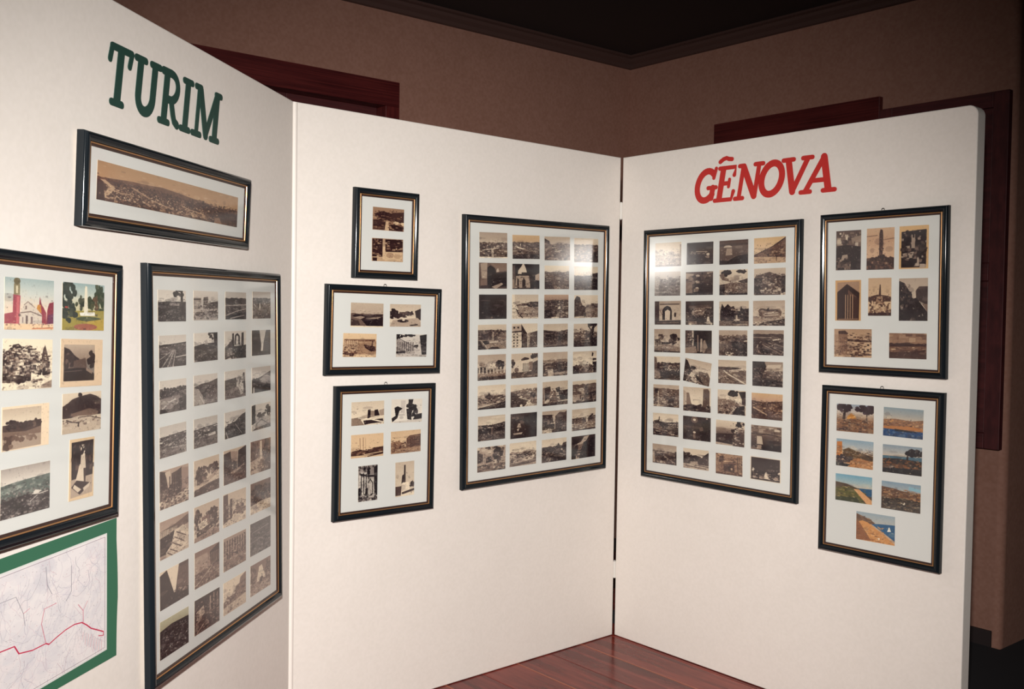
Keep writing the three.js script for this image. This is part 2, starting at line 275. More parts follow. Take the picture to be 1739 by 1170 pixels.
// ---------------------------------------------------------------- postcards: the printed pictures, drawn one by one
// Each line is one card: paper tone | drawing steps | what it shows. Shapes are in card widths and heights, shades 0 (black ink) to 9 (bare paper).
const TONE = {   // black, middle grey and paper of each kind of print
  n: [[18, 13, 18], [106, 94, 90], [230, 221, 206]], w: [[24, 12, 18], [120, 97, 84], [240, 225, 198]],
  b: [[46, 28, 29], [132, 104, 92], [236, 218, 190]], s: [[38, 16, 19], [124, 89, 69], [226, 197, 158]],
};
const CARDS = {  // first card of C1 is drawn pale, glass glare put into its shades
  A2: `c-|G 9fb0ae c9cdc4 e6d2bc;P a1525c 0 .7 .18 .66 .18 .88 0 .88;P a24d58 .17 .32 .31 .34 .29 .9 .16 .9;P c46c70 .24 .36 .29 .36 .28 .88 .23 .88;P 857a5c .18 .12 .3 .12 .3 .33 .18 .33;e 6a6148 .24 .07 .065 .065;P cfc4a4 .22 .16 .26 .16 .26 .3 .22 .3;P 94424e .7 .34 .74 .5 .78 .55 .84 .66 .84 .9 .66 .9;P c48a4a .62 .62 .66 .5 .72 .5 .74 .66;P 8a3c4a .9 .46 1 .43 1 .86 .84 .88 .86 .6;P 6f3a56 .88 .7 1 .66 1 .86 .86 .88;P d3c6b6 .31 .67 .4 .5 .46 .44 .52 .48 .62 .56 .75 .7 .75 .88 .3 .88;L .02 7c6a62 .31 .67 .52 .64 .75 .72;L .016 8f7d74 .38 .52 .46 .45 .6 .56;P 6c5a58 .42 .72 .46 .72 .46 .88 .42 .88;P 7c6866 .52 .74 .56 .74 .56 .88 .52 .88;P 8d7a76 .35 .75 .37 .75 .37 .86 .35 .86;P 7e6a66 .41 .53 .44 .53 .44 .6 .41 .6;P e8c9a4 0 .88 1 .88 1 1 0 1;L .02 c0785a .55 .97 1 .95;m 0 .86 1 .91 7a5a5a c09a84 24 .02|red brick bell tower beside a pale church
c-|G 93a9a8 c5cbbd c9bf94;F 2c3630 .14 .3 .19 .34 40 4a4c40;F 33402f .88 .3 .14 .32 34 5d6450;F 30382e .42 .42 .1 .12 18 50543e;F 37402f .7 .4 .1 .16 18 56583f;F 5c4a3a .8 .4 .06 .14 10 7a503a;P 9c8e48 0 .6 1 .56 1 1 0 1;P e4dcc4 .52 .06 .57 .06 .6 .62 .5 .62;P e8e4d6 .4 .62 .76 .6 .78 .68 .42 .69;F 2f3630 .14 .68 .2 .12 24 4b5140;E 48503a .62 .75 .3 .05;P b49a48 .6 .8 1 .74 1 1 .5 1;E a06452 .55 .92 .28 .07;m .3 .87 .8 .97 8c5048 b8826c 40 .02;e a8443c .1 .52 .04 .02|coloured view of a park fountain among trees
w|S 8.6 9;m .62 .2 .95 .5 7 8.6 20 .08;P 8.8 0 .8 1 .7 1 1 0 1;P 2.4 0 .3 .1 .24 .2 .12 .3 .1 .42 .2 .5 .14 .58 .28 .7 .3 .72 .6 .5 .82 .2 .86 0 .84;P 3 .72 .66 .8 .2 .84 .12 .92 .4 .96 .7;m .0 .2 .72 .84 .4 9.4 420 .05;m .1 .14 .6 .5 1 9.4 160 .045;m .7 .3 .95 .7 1.6 8.4 70 .04;F 1.4 .3 .78 .26 .06 20 3;F 1.6 .84 .66 .1 .05 10 4;P 9 .56 .66 .8 .74 1 .7 1 .78 .56 .82;P 5.6 .78 .92 1 .82 1 .98 .76 .98|snow-laden trees in a winter garden
w|c d9bfa0;P 7a6f66 .08 .13 .8 .13 .8 .87 .08 .87;G9 .08 .13 .72 .34 6.2 5;P 1.5 .08 .18 .2 .22 .34 .36 .44 .42 .34 .52 .08 .62;F 2 .2 .46 .12 .14 24 3.5;F 1.2 .72 .44 .08 .16 20 2.6;P 3.4 .3 .46 .58 .4 .62 .62 .3 .66;P 1 .08 .62 .4 .6 .66 .62 .8 .74 .8 .87 .08 .87;P 5 .6 .6 .76 .68 .74 .74 .6 .66;L .012 4 .08 .68 .5 .66|lake view printed small on a wide cream card
w|c ead4b6;G9 .02 .06 .8 .4 6.6 8;P 3 .02 .42 .82 .36 .82 .62 .02 .62;F 2 .18 .42 .14 .08 26 3;F 2.4 .4 .45 .2 .06 24 3.4;F 2.6 .68 .44 .14 .07 22 3.6;P 4.6 .02 .56 .5 .6 .82 .52 .82 .72 .02 .76;P 5.8 .02 .72 .82 .68 .82 .96 .02 .98;F 3.4 .14 .82 .1 .14 22 4.6;F 4.2 .34 .74 .14 .07 16 5.2;F 4.6 .66 .74 .14 .05 12 5.4|lake lined by dark trees, cream margin at its right
w-|S 7.4 7;P 2.4 0 .32 .12 .26 .24 .16 .44 .1 .7 .06 .86 .12 1 .22 1 .6 0 .62;F 1.8 .6 .26 .3 .14 50 3;F 2.2 .2 .36 .14 .12 22 3.4;F 1.6 .44 .08 .03 .06 5 2;P 4.4 .2 .52 .7 .42 .92 .52 .9 .6 .3 .64;P 6.4 0 .66 .4 .58 .7 .6 1 .7 1 1 0 1;L .03 2.4 .1 .66 .24 .72 .42 .76;L .02 3 .42 .62 .7 .62 1 .72;P 2 .4 .74 .44 .74 .42 .86 .38 .84;m 0 .6 1 .8 4 6.6 40 .04|wooded hill with a winding white path
n|S 6.4 8.2;c2 8 .36;G9 0 0 1 .36 6 8.4;P 57635c 0 .34 .3 .3 1 .26 1 .6 0 .7;P 7f8a80 0 .4 .5 .36 .42 .44 0 .52;m 0 .5 1 .7 3 5.4 120 .035;P 2 0 .66 .4 .6 1 .6 1 1 0 1;m 0 .58 1 .98 1 4.4 200 .035;P 8 .6 .62 .7 .54 .82 .58 .74 .64;L .02 7 .58 .76 .76 .64 .96 .62|wide view over a city with hills behind
w|c d8bd98;P 1.2 .08 .06 .96 .05 .94 .66 .1 .7;P 6 .08 .66 .94 .62 .94 .92 .08 .95;m .08 .1 .94 .5 1 4 50 .06;P 7.4 .42 .42 .56 .46 .6 .78 .3 .84 .24 .72;P 2.6 .56 .46 .66 .5 .66 .72 .6 .76;P 7 .46 .28 .62 .26 .66 .5 .44 .5;f 8 .52 .2 .08 .1 10 .05;P 2 .1 .78 .3 .68 .9 .76 .44 .92;P 7.2 .22 .74 .5 .84 .36 .88 .16 .79;P 7 .56 .82 .88 .74 .8 .82 .6 .87|tall monument with figures on a stepped plinth`,
  A3: `n|S 7.6 8.4;P 1.2 0 .4 .3 .36 1 .36 1 1 0 1;P 6.6 .46 .26 .56 .22 .6 .38 .44 .38;F 1.4 .74 .08 .2 .12 22 3;P .8 .8 0 .88 0 .9 1 .8 1;m 0 .4 1 1 .6 3.6 130 .05;P 5.4 .4 .4 .78 .42 .74 .5 .4 .48
n|S 7.6 7;P 5.8 0 .24 .3 .24 .3 .6 0 .6;L .05 2.6 0 .3 .3 .29;P 3 .6 .4 1 .34 1 .62 .6 .62;P 4 .4 .22 .58 .2 .6 .62 .38 .62;L .05 2.4 .39 .3 .59 .29;P 6 0 .62 1 .6 1 1 0 1;E 3 .25 .78 .2 .08;E 3.2 .75 .74 .2 .07;m 0 .3 1 .95 2.6 7 90 .05
n|S 6.6 7.4;H .23 2.6 .02;H .42 3.2 .03;m 0 .4 1 1 1.6 5 110 .05;L .035 6.4 0 .5 1 .46;L .03 6 0 .86 .5 .7 1 .6;L .02 7 .1 .94 .7 .76;P 1 0 .86 1 .7 1 1 0 1;L .03 6.4 .2 .96 .9 .84
n|S 6.6 7.6;H .24 3.6 .02;m 0 .26 1 .7 2 6 90 .05;P 1.6 .28 .36 .5 .34 .52 .6 .3 .62;P 6.6 .36 .42 .44 .42 .44 .62 .36 .62;P 4 0 .66 1 .64 1 1 0 1;m 0 .64 1 1 3 5 40 .05
n|S 7.2 8.4;H .3 3.4 .03;L .05 1.2 0 .34 .4 .31 1 .26;m 0 .34 1 .6 2.4 5 60 .05;P 2.6 0 .6 1 .56 1 1 0 1;L .035 6 .52 .48 .1 1;L .035 6 .56 .48 .3 1;L .035 6 .6 .48 .5 1;L .03 5.4 .5 .48 0 .76;L .03 7 .6 .7 1 .66
n|S 7.8 8.2;P 1.6 0 .46 .4 .38 1 .36 1 1 0 1;P 6.4 .46 .28 .54 .24 .58 .42 .44 .42;F 2 .82 .1 .2 .14 20 3;P 1 .8 0 1 0 1 .5 .86 .46;m 0 .44 1 1 1 4 120 .05
n|S 7.4 7.8;P 3.2 0 .6 .2 .44 .3 .34 .4 .3 .44 .9 0 1;P 2 .34 .1 .42 .08 .44 .6 .34 .6;L .07 2.4 .48 .5 .5 .18 .58 .12 .66 .2 .66 .5;P 2.2 .78 .08 .88 .06 .88 .62 .76 .62;P 1.4 .3 .56 1 .52 1 1 .3 1;P 5.4 .1 .66 .34 .6 .36 .84 .12 .9;m 0 .5 1 1 1 5 50 .05
n-|S 6.8 8;P 1.6 0 0 .4 0 .5 .6 .46 .9 0 1;P 3.4 .76 0 1 0 1 1 .58 .84 .62 .5;P 2 0 .86 1 .8 1 1 0 1;k .7 .1 .3 .7 7 2.2;m .05 .1 .4 .9 1 2.8 40 .05
n|S 7.4 8.2;H .28 3.4 .05;F 2 .2 .36 .2 .1 36 3.4;F 2.2 .7 .32 .3 .08 36 3.6;m 0 .3 1 .5 1.6 5 60 .05;P 5.2 0 .56 .7 .5 .9 .6 .4 .9 0 .9;L .05 7 .1 .86 .4 .66 .6 .6;P 2 .7 .6 1 .56 1 1 .74 1;P 1.6 0 .86 .4 .9 .2 1 0 1
n|S 7.2 8.2;P 3.2 0 .4 .3 .3 .6 .28 1 .18 1 1 0 1;m 0 .36 1 .7 2 5.4 70 .05;P 5.8 0 .4 .2 .46 .5 .9 .4 1 0 1;P 2.4 .6 .36 .5 .7 .4 .84 .36 .66;P 4.4 .5 .7 1 .5 1 .96 .44 .98;L .03 7 .26 .7 .42 .96
n|S 7.4 7.6;P 2.6 0 .32 .54 .26 .56 .8 0 .84;P 3.4 .06 .38 .5 .34 .52 .56 .06 .6;k .06 .38 .44 .2 9 1.8;P 4.4 0 .68 .6 .6 1 .9 1 1 0 1;P 6.6 .54 .34 .62 .32 .86 .88 .74 .9;P 3 .86 .14 .94 .12 1 .9 .9 .9;m .5 .2 .9 .5 2.4 5 30 .05
n|S 7 8;P 3.4 0 .56 .4 .42 .7 .3 1 .2 1 1 0 1;F 2.2 .22 .52 .2 .08 30 3.4;P 5.4 .4 .48 .8 .34 1 .42 1 .7 .5 .64;P 1.4 0 .72 .4 .68 1 .74 1 1 0 1;P 7 .08 .78 .14 .76 .14 1 .06 1
n|S 7 7.8;H .34 3.6 .02;L .03 1.8 0 .38 .4 .34 1 .31;m 0 .36 1 .66 1.4 7.4 110 .05;P 2.6 .3 .5 .9 .46 .9 .54 .3 .58;P 4.6 0 .66 .5 .74 1 .7 1 1 0 1;m 0 .7 1 1 3.6 5.4 30 .05;L .02 7 .3 .72 1 .78
n|S 6.6 7.6;H .36 3.6 .02;L .03 2 0 .4 .4 .35 1 .32;m 0 .4 1 .68 1.4 7.4 110 .05;P 2.4 .3 .52 .96 .48 .96 .56 .3 .6;P 4.2 0 .7 1 .66 1 1 0 1;m 0 .7 1 1 3.4 5 30 .05;P 7 .6 .6 .9 .56 .92 .66 .6 .68
n|S 7 8;P 2.4 0 .56 .2 .46 .5 .4 .8 .2 1 .14 1 1 0 1;m .1 .3 1 .7 1.4 4.6 80 .05;P 1.8 0 .6 .6 .58 .8 .9 .6 1 0 1;L .025 6 .5 .5 .8 .9;L .025 7 .06 .7 .16 1
n|S 7.4 8;P 1.4 0 .04 .2 0 .2 .7 0 .76;F 2.4 .5 .44 .24 .1 30 3.4;F 2 .88 .32 .16 .2 30 3;P 6 .2 .56 1 .5 1 .84 .2 .9;L .03 3 .2 .8 .5 .62 .9 .86;P 3 .2 .9 1 .84 1 1 0 1
b|S 5.6 6.6;P 1.6 0 0 .2 .06 .28 .5 .5 .3 .6 .1 .76 .04 .76 .7 0 .8;P 6.6 .18 .08 .36 .04 .36 .26 .28 .36;P 2.4 .4 .14 .6 .1 .6 .6 .4 .6;P 5 .74 .06 1 .1 1 .6 .76 .7;m 0 .5 1 1 1 5.4 150 .05;k .3 .2 .4 .4 5 1
b|S 6.6 7;F 1.8 .3 .44 .2 .24 50 3.4;F 2.2 .74 .36 .22 .16 44 4;P 2 .12 .3 .3 .3 .3 .7 .12 .7;P 5.8 .1 .74 .5 .6 .9 .42 .9 .54 .3 .8;P 2.2 0 .84 .5 .74 1 .7 1 1 0 1;L .03 6.8 .1 .72 .3 .76 .6 .6
b|S 6.6 6;P 1.4 0 .1 .3 .06 .36 .5 .5 .6 .3 .9 0 1;P 1 .64 .1 1 0 1 .7 .6 .6;P 5.4 .3 .06 .62 .12 .56 .4 .4 .42;F 1.8 .4 .5 .16 .14 30 3;P 3 0 .76 1 .62 1 1 0 1;L .05 5.4 .3 .7 .9 .56;m 0 .5 1 1 1 4 60 .05
b|S 4.4 4;F 3 .2 .3 .2 .26 30 4.6;F 2 .8 .36 .2 .34 40 3.6;L .1 7.6 .5 .04 .52 .6;P 6.2 0 .6 .5 .54 .4 1 0 1;P 3 .6 .6 1 .5 1 1 .5 1;m 0 .2 1 .9 3 6.4 50 .05
b|S 5.4 6.4;P 3.4 0 .26 .5 .2 1 .06 1 .3 0 .5;k 0 .26 .6 .18 13 8;P .8 .02 .44 .5 .36 .4 .8 .1 .96 0 .9;P 7.4 .5 .36 .8 .3 1 .5 .94 .9 .3 1 .2 .86 .4 .7;L .03 3 .56 .42 .9 .62;L .03 3 .5 .54 .84 .76;L .03 2.6 .42 .66 .74 .86;L .03 2.6 .34 .8 .6 .96;L .03 2.6 .26 .88 .44 1;P 5 0 .9 .2 .9 .2 1 0 1
b|S 6.4 7;F 2.2 .7 .4 .24 .2 50 4;F 1.6 .14 .4 .14 .3 30 3;P 4.4 .3 .36 .6 .34 .6 .56 .3 .6;P 8.4 .16 .5 .5 .44 .52 .66 .2 .72;P 2 .1 .74 .7 .6 1 .56 .94 .7 .1 .9;P 5 0 .88 1 .74 1 1 0 1;m 0 .2 1 1 2 6 60 .05
b|S 6.6 7.4;P 2.8 0 .04 .2 .02 .24 .8 0 .9;L .1 2.6 .34 .2 .34 .8;F 3.4 .7 .6 .24 .14 40 5;L .03 3 .6 .3 .6 .7;L .03 3 .8 .3 .8 .66;P 7.6 .2 .84 1 .7 1 1 0 1;m 0 .3 1 .8 3 6 60 .05
b|S 4 3.2;F 1.4 .4 .4 .4 .26 70 3;F 1.8 .84 .36 .18 .26 34 3.6;m 0 .1 1 .7 1 4 70 .05;P 7.6 0 .72 .5 .66 1 .68 1 1 0 1;m 0 .72 1 .9 6 8.4 30 .06
b-|S 7.4 8;P .6 0 .1 .24 .02 .5 .76 .44 .86 0 1;P 8 .26 0 .66 0 .5 .72;P 2.4 .66 0 1 0 1 .76 .52 .74;k .62 .1 .38 .6 8 4;P .4 0 .9 .5 .7 1 .72 1 1 0 1;m .5 .6 1 .8 2 6 20 .05
b|S 4.4 5.4;P 5.6 0 .16 .5 .14 .56 .4 0 .56;P 2 .6 .16 1 0 1 .6 .64 .56;k .64 .2 .34 .3 5 4.6;P 4 0 .6 1 .54 1 1 0 1;m 0 .5 1 1 2.4 5.4 90 .05;L .03 6 .1 .9 .7 .58
b|S 5.6 5;k 0 .1 1 .56 9 2.6;m 0 .1 1 .7 1.6 5.6 90 .05;P 4.6 0 .7 1 .62 1 1 0 1;m 0 .66 1 1 3 5.6 40 .05
n-|S 3.8 4.2;m 0 .1 1 1 2.8 5 170 .05;L .02 5.6 .1 .3 .9 .24;L .02 5.2 0 .6 1 .5
n|G b8b294 a39c82 4a4a4c;P 1.4 0 .26 .4 .2 1 .24 1 1 0 1;m 0 .24 1 1 .4 3.8 170 .04;m .2 .4 .7 .6 3 6 26 .03
b|S 1 1.4;P 6 .08 .36 .36 .26 .4 .5 .1 .62;P 5 .06 .66 .3 .5 .3 .6 .08 .74;L .05 5.6 .62 .1 .6 .6;L .05 5 .76 .06 .76 .56;L .05 4.4 .9 .1 .92 .5;m 0 .1 1 1 .2 4.6 110 .06;L .03 5 .1 .95 .4 .76
b|S 8 8.4;P 4.6 .54 .3 .7 .26 .74 .1 1 0 1 .9 .5 .8;W .76 .2 .2 .5 3 3 2.6;P 4 0 .6 .3 .5 .54 .5 .54 .74 0 .8;P 6.6 0 .76 1 .66 1 1 0 1;m 0 .4 .6 1 3.6 7 60 .06
b|S 4.4 5;P 8 .42 .16 .56 .14 .74 .6 .3 .64;E 3 .54 .62 .1 .1;F 3.4 .14 .4 .16 .3 30 5;F 3 .86 .4 .16 .3 30 4.6;P 5.6 .1 .76 .9 .66 1 1 0 1;m 0 .5 1 1 3.4 6.6 50 .05`,
  B1: `s-|S 5.4 5;P 1.4 .04 .3 .3 .16 .6 .24 1 .3 1 .62 .6 .6;F .8 .3 .34 .16 .16 30 2;P 2 .6 .2 1 .14 1 .56 .7 .5;P 8 .66 .56 1 .6 1 .74 .66 .7;P .6 .5 .7 .96 .76 .96 .98 .5 .96;P 1 .02 .56 .44 .5 .42 .96 .02 .96;P 7 .42 .6 .52 .6 .52 1 .38 1;m 0 .1 1 .95 .4 5 90 .06
s-|S 6 6.6;P .8 .02 .04 .34 .02 .34 .78 .02 .8;m .02 .04 .34 .78 1 6 40 .06;P .6 .42 .04 .98 .02 .98 .56 .44 .58;m .44 .04 .98 .56 1 6.6 50 .06;P 7.6 .34 .2 .42 .2 .42 .9 .34 .9;P 7.4 .44 .58 .96 .56 .96 .96 .4 .96;E 6 .58 .72 .12 .12;E 6.4 .82 .76 .12 .1;P .4 .03 .84 .17 .84 .17 .98 .03 .98`,
  B2: `w-|S 6.4 6;H .44 4 .02;P 1.4 .02 .56 .14 .46 .4 .48 .96 .46 .96 .6 .7 .58 .44 .66;P 5.4 .08 .6 .3 .54 .44 .58 .3 .66;P 5 .6 .62 .9 .56 .94 .68 .66 .7;P .6 .3 .66 .8 .64 .96 .76 .96 .94 .5 .94;P 2.4 .02 .66 .24 .72 .3 .92 .02 .92;P 8 0 .94 1 .94 1 1 0 1;P 1 .84 .62 .98 .56 .98 .94 .84 .94
w-|S 6.6 7.4;P 3 .3 .34 .7 .36 .7 .5 .3 .5;F 1.2 .12 .44 .14 .2 34 3;F 2 .32 .52 .2 .08 20 3.4;F 2 .62 .4 .12 .08 14 3.4;P 1.6 .8 .3 1 .18 1 .72 .84 .6;P 6 .1 .7 .9 .6 1 .8 1 1 0 1;E 1 .42 .74 .18 .07;E 7.4 .44 .7 .05 .04;L .05 1 .64 .94 .9 .9
s|S 8.2 7.4;P 4 .04 .26 .96 .24 .96 .34 .04 .34;P 5.4 .04 .34 1 .32 1 .86 .04 .9;k .04 .3 .4 .56 7 8.4;m .02 .5 .42 .96 1.4 8 60 .06;P .8 .62 .46 .94 .54 .98 .7 .84 .76 .66 .6;L .04 1.4 .88 .3 .86 .6;P 8 0 .92 1 .9 1 1 0 1;P 1.6 .2 .84 .34 .84 .32 .96 .2 .96
n|S 7.6 7;P 6 0 .2 .34 .36 .6 .56 .6 .86 0 .86;L .02 1.4 .04 .16 .7 .62;k .02 .34 .56 .4 8 3.4;F .8 .08 .08 .1 .14 16 2;F 1.2 .4 .06 .2 .05 14 2.6;P .6 .76 .06 1 0 1 .9 .84 .9;P 1 .0 .76 .3 .74 .3 .84 0 .84;P 1.4 .58 .48 .72 .46 .72 .56 .58 .58;P 7 0 .88 1 .9 1 1 0 1`,
  B3: `w-|S 7 7.8;P 6.4 .24 .68 .36 .58 .5 .54 .5 .72 .24 .76;P 1 .5 .36 .58 .34 .6 .66 .48 .74;P 1.2 .7 .38 .8 .36 .86 .62 .7 .64;P 5 .58 .4 .7 .42 .7 .66 .58 .68;P 5.6 .84 .4 1 .34 1 .62 .86 .64;P 5 0 .68 .24 .66 .3 .8 .4 1 0 1;P 1.6 .36 .8 .96 .76 .98 .92 .6 .94 .4 .98;L .05 8.6 .2 .68 .6 .76 1 .92;L .04 7 .6 .74 .9 .62
n-|S 8 8.4;P 7.2 .3 .06 .44 .06 .44 .6 .3 .6;P 1.4 .54 .02 .7 .02 .66 .3 .56 .36;F 1.6 .58 .28 .08 .1 18 3;P 1.6 .48 .42 .62 .4 .66 .9 .52 .86;F 1 .72 .5 .12 .24 34 2.6;P 1.4 .66 .36 .8 .28 .76 .46 .68 .5;P 1.2 .1 .36 .2 .3 .36 .4 .26 .5 .2 .8 .04 .96 .02 .8 .14 .7;P 1.2 .78 .66 1 .62 1 .84 .7 .9;P 7.4 .1 .94 1 .86 1 1 .1 1
s-|S 7.8 8;L .022 5.6 .27 .16 .29 .8;L .022 5.6 .37 .14 .38 .8;L .016 6.4 .44 .18 .45 .76;P 2.2 0 .72 .2 .66 .5 .7 .7 .6 1 .58 1 .9 0 .92;m 0 .6 1 .9 1.4 5 60 .06;L .03 8 .4 .88 .96 .8;P 7.4 0 .9 1 .9 1 1 0 1;L .04 1 .5 .96 .98 .88
s|S 7.4 8;P 3.2 .52 .36 .62 .24 1 .2 1 .8 .52 .8;W .62 .3 .36 .4 5 4 1.4;P 2.4 .26 .72 .36 .56 .5 .5 .54 .78 .28 .8;P 5 0 .5 .26 .44 .4 .56 .2 .8 0 .86;P 5.4 0 .8 1 .74 1 1 0 1;P 6.4 .34 .62 .48 .56 .52 .72 .36 .74;m 0 .4 .4 .9 3 6.4 30 .06
n|S 5 6.6;P 7.6 .06 .2 .44 .2 .5 .8 .04 .84;k .1 .24 .5 .56 4 2;m 0 0 1 .28 .6 7 40 .1;L .05 1 .1 .24 .5 .3 1 .32;P .8 .46 .1 .6 .04 .56 .26 .46 .24;P 1.4 .8 .06 1 .02 1 .86 .84 .84;P 6.6 .5 .4 .78 .38 .76 .8 .5 .8;L .04 1.4 .5 .5 .62 .4 .74 .5 .74 .78;P 1 0 .62 .12 .6 .2 .9 0 .94;P 1.6 .36 .66 .5 .62 .5 .84 .36 .84;m 0 .8 1 1 .6 6 50 .08
w-|S 6.6 7;P 1.8 .46 .1 .54 .1 .54 .6 .44 .6;P 1.4 .36 .4 .46 .36 .46 .62 .32 .62;P 8.2 .38 .6 .7 .6 .76 .86 .3 .9;P 3 0 .7 .32 .7 .3 .96 0 .96;F 1.2 .9 .68 .14 .06 20 2.6;P 2 .34 .88 1 .8 1 .86 .36 .94;P 8 .3 .94 1 .9 1 1 .3 1`,
  B4: `w|S 5.6 7;H .4 3.4 .03;P 3.2 0 .44 .5 .46 1 .5 1 1 0 1;m 0 .4 1 .95 1 6 130 .06;L .04 1 .4 .8 .96 .86;L .03 7 .1 .7 .7 .6;P 6.4 .42 .6 .5 .6 .5 .95 .42 .95;P 8.4 0 .95 1 .95 1 1 0 1
w|G cbab82 bf9f7c 7a5c4c;H .3 3 .03;H .5 3.6 .03;L .05 8 .1 .46 .24 .54 .5 .6;L .03 7 .3 .36 .28 .56;L .03 5.6 .4 .62 .9 .54;m 0 .34 1 .76 2 5 60 .06;P 1 0 .84 .5 .78 1 .8 1 1 0 1
w|S 6.4 6;P 2 0 .08 .2 .2 .24 .9 0 1;H .3 4 .04;m .05 .34 1 1 2 6 110 .06;L .03 7 .4 .62 .8 .56
w|S 7.4 6.6;H .26 3.2 .03;m 0 .3 1 1 2 6 100 .06;P 1.2 .74 .6 1 .5 1 1 .74 1
w-|S 4 3;P 5.6 .06 .04 .3 0 .28 .6 .1 .6;P 4.4 .06 .6 .28 .6 .3 .9 .06 .94;P 0 .3 .2 .4 .1 .56 .2 .6 .4 1 .34 1 .9 .3 .98;P 4.6 .4 .04 1 .02 1 .3 .66 .34 .56 .2;P 6.4 .62 .28 .68 .2 .72 .34 .62 .36;P 5.6 .44 .92 .8 .76 .86 .82 .6 1;P 2 0 .88 .3 .86 .4 1 0 1
w-|S .6 .4;P 7 .32 .12 .38 0 .42 .0 .5 .2 .54 .4 .2 .4 .22 .26;P 1 .34 .34 .54 .34 .54 .46 .34 .46;P 5.6 .14 .48 .6 .46 .66 .94 .1 .96;P .4 .36 .94 .36 .66 .42 .56 .48 .66 .48 .94;P .8 .18 .6 .24 .6 .24 .94 .18 .94;P 6 .84 .44 1 .36 1 .66 .84 .64;P 3 0 .1 .1 .06 .12 .6 0 .7;P 5 0 .62 .08 .6 .1 .96 0 .96;P .2 .68 .4 .82 .36 .8 1 .66 1;m .1 .5 1 1 .6 5 26 .05
w|S 8 6.6;H .26 3.4 .03;m 0 .3 1 1 2.4 4.6 90 .06;P 2 0 .5 .2 .6 .4 1 0 1
w|S 7 8;H .4 2 .03;m 0 .4 1 1 .6 2.6 60 .06;P .6 .76 .3 1 .26 1 1 .72 1
w-|S .3 .2;L .03 3 .06 .25 .4 .25;L .03 2.4 .7 .25 .92 .25;E 4 .46 .93 .03 .04;m .1 .4 .9 .9 0 .8 20 .08
w|S 6.4 7.4;P 7.8 0 .0 .1 0 .14 1 0 1;P 3 .14 .44 .4 .36 .6 .34 .6 .46 .2 .48;P 1.4 .56 .34 .7 .3 1 .3 1 .5 .7 .56 .54 .44;P 5.2 .2 .48 1 .54 1 .94 .3 .94;L .04 1.6 .16 .6 .26 .8 .4 .96;L .03 3 .4 .42 .5 .6;m .2 .36 1 .9 3 6 50 .05
w|G b8977a 8a6a58 4a3430;H .24 3 .03;k .04 .26 .9 .3 11 1.8;m 0 .22 1 .9 1 5.4 110 .06;P 1 0 .66 .3 .6 .36 .9 0 1;P 8 .56 .5 .66 .5 .66 .6 .56 .6;m .5 .5 1 1 2 6.4 30 .06;P 7 .3 .94 .6 .92 .6 1 .3 1
w|S 7.4 7;P 2 0 .24 .1 .04 .24 .1 .3 .4 .46 .54 .5 .9 0 .94;F 2.4 .26 .6 .24 .24 50 3.6;P 4 .5 .46 1 .36 1 .96 .5 .96;P 2.4 .7 .36 1 .38 1 .56 .74 .6;P 5 .46 .6 .7 .6 .72 .9 .46 .94;P 1.4 .4 .8 .5 .78 .5 .94 .4 .94
w|S 7 6.4;P 2.4 0 .22 .5 .22 1 .26 1 .66 0 .6;m 0 .22 1 .6 1 5 90 .06;P 5.6 .5 .3 .56 .3 .56 .6 .5 .6;P 4.6 .74 .4 1 .34 1 .6 .74 .64;P 5 .1 .6 1 .66 1 1 .3 1 0 .6;E .8 .28 .72 .13 .08;P 1 0 .62 .06 .64 .3 1 0 1;L .025 7.4 .1 .62 .36 .98;P .8 .36 .96 .5 .88 .74 .92 .76 1 .36 1;L .04 6.6 .4 .72 .7 .7
w|S 7 8;P 7.2 0 .34 .36 .34 .36 1 0 1;W .02 .38 .26 .6 2 5 1.4;P 6 0 .1 .36 .06 .36 .3 0 .3;W .02 .1 .3 .14 2 1 1;L .06 1 0 .34 .4 .32;P 1.6 .36 .02 .52 .3 .6 .42 .6 1 .38 1;P 2.6 .7 .4 1 .3 1 1 .66 1;k .44 .4 .5 .6 9 3.6;P 5.6 .62 .4 .72 .38 .68 .6 .6 .6;L .03 5 .8 .66 1 .96
w|S 6.4 7.6;P 2 0 .26 .3 .3 .6 .34 1 .26 1 .72 0 .7;m 0 .3 1 .6 .8 5 70 .06;P .6 .1 .44 .46 .46 .46 .9 .1 .9;P 2.6 0 .7 1 .64 1 1 0 1;L .03 4.6 0 .94 1 .86;P 1 .6 .5 .96 .44 .96 .7 .6 .72
w|S 6.6 7;P 3.6 0 .4 .5 .3 1 .4 1 .7 0 .72;m 0 .24 .76 .72 1.4 6 90 .06;P .8 .66 .4 .8 .1 .86 .1 .84 .6 .8 1 .66 1;L .05 1 .72 .28 .6 .08;L .04 1 .8 .24 .96 .06;F 1 .78 .05 .22 .05 26 2;P 1.6 0 .72 .7 .72 .7 1 0 1;P .4 .72 .62 1 .56 1 1 .66 1;L .03 5 .3 .8 .7 .76
w|S 6 6.6;m 0 .3 1 .5 4 6 20 .08;P 7.4 .34 .36 .62 .34 .64 .54 .32 .56;P 1.6 0 .5 .3 .46 .36 .7 0 .7;F 1.4 .78 .42 .14 .16 40 3;P 1 .36 .6 .64 .56 .6 .68 .36 .74;P 4.6 0 .72 1 .64 1 1 0 1;k .0 .5 1 .24 8 7;P 1.8 0 .88 1 .84 1 1 0 1;L .02 6 .1 .8 .9 .76
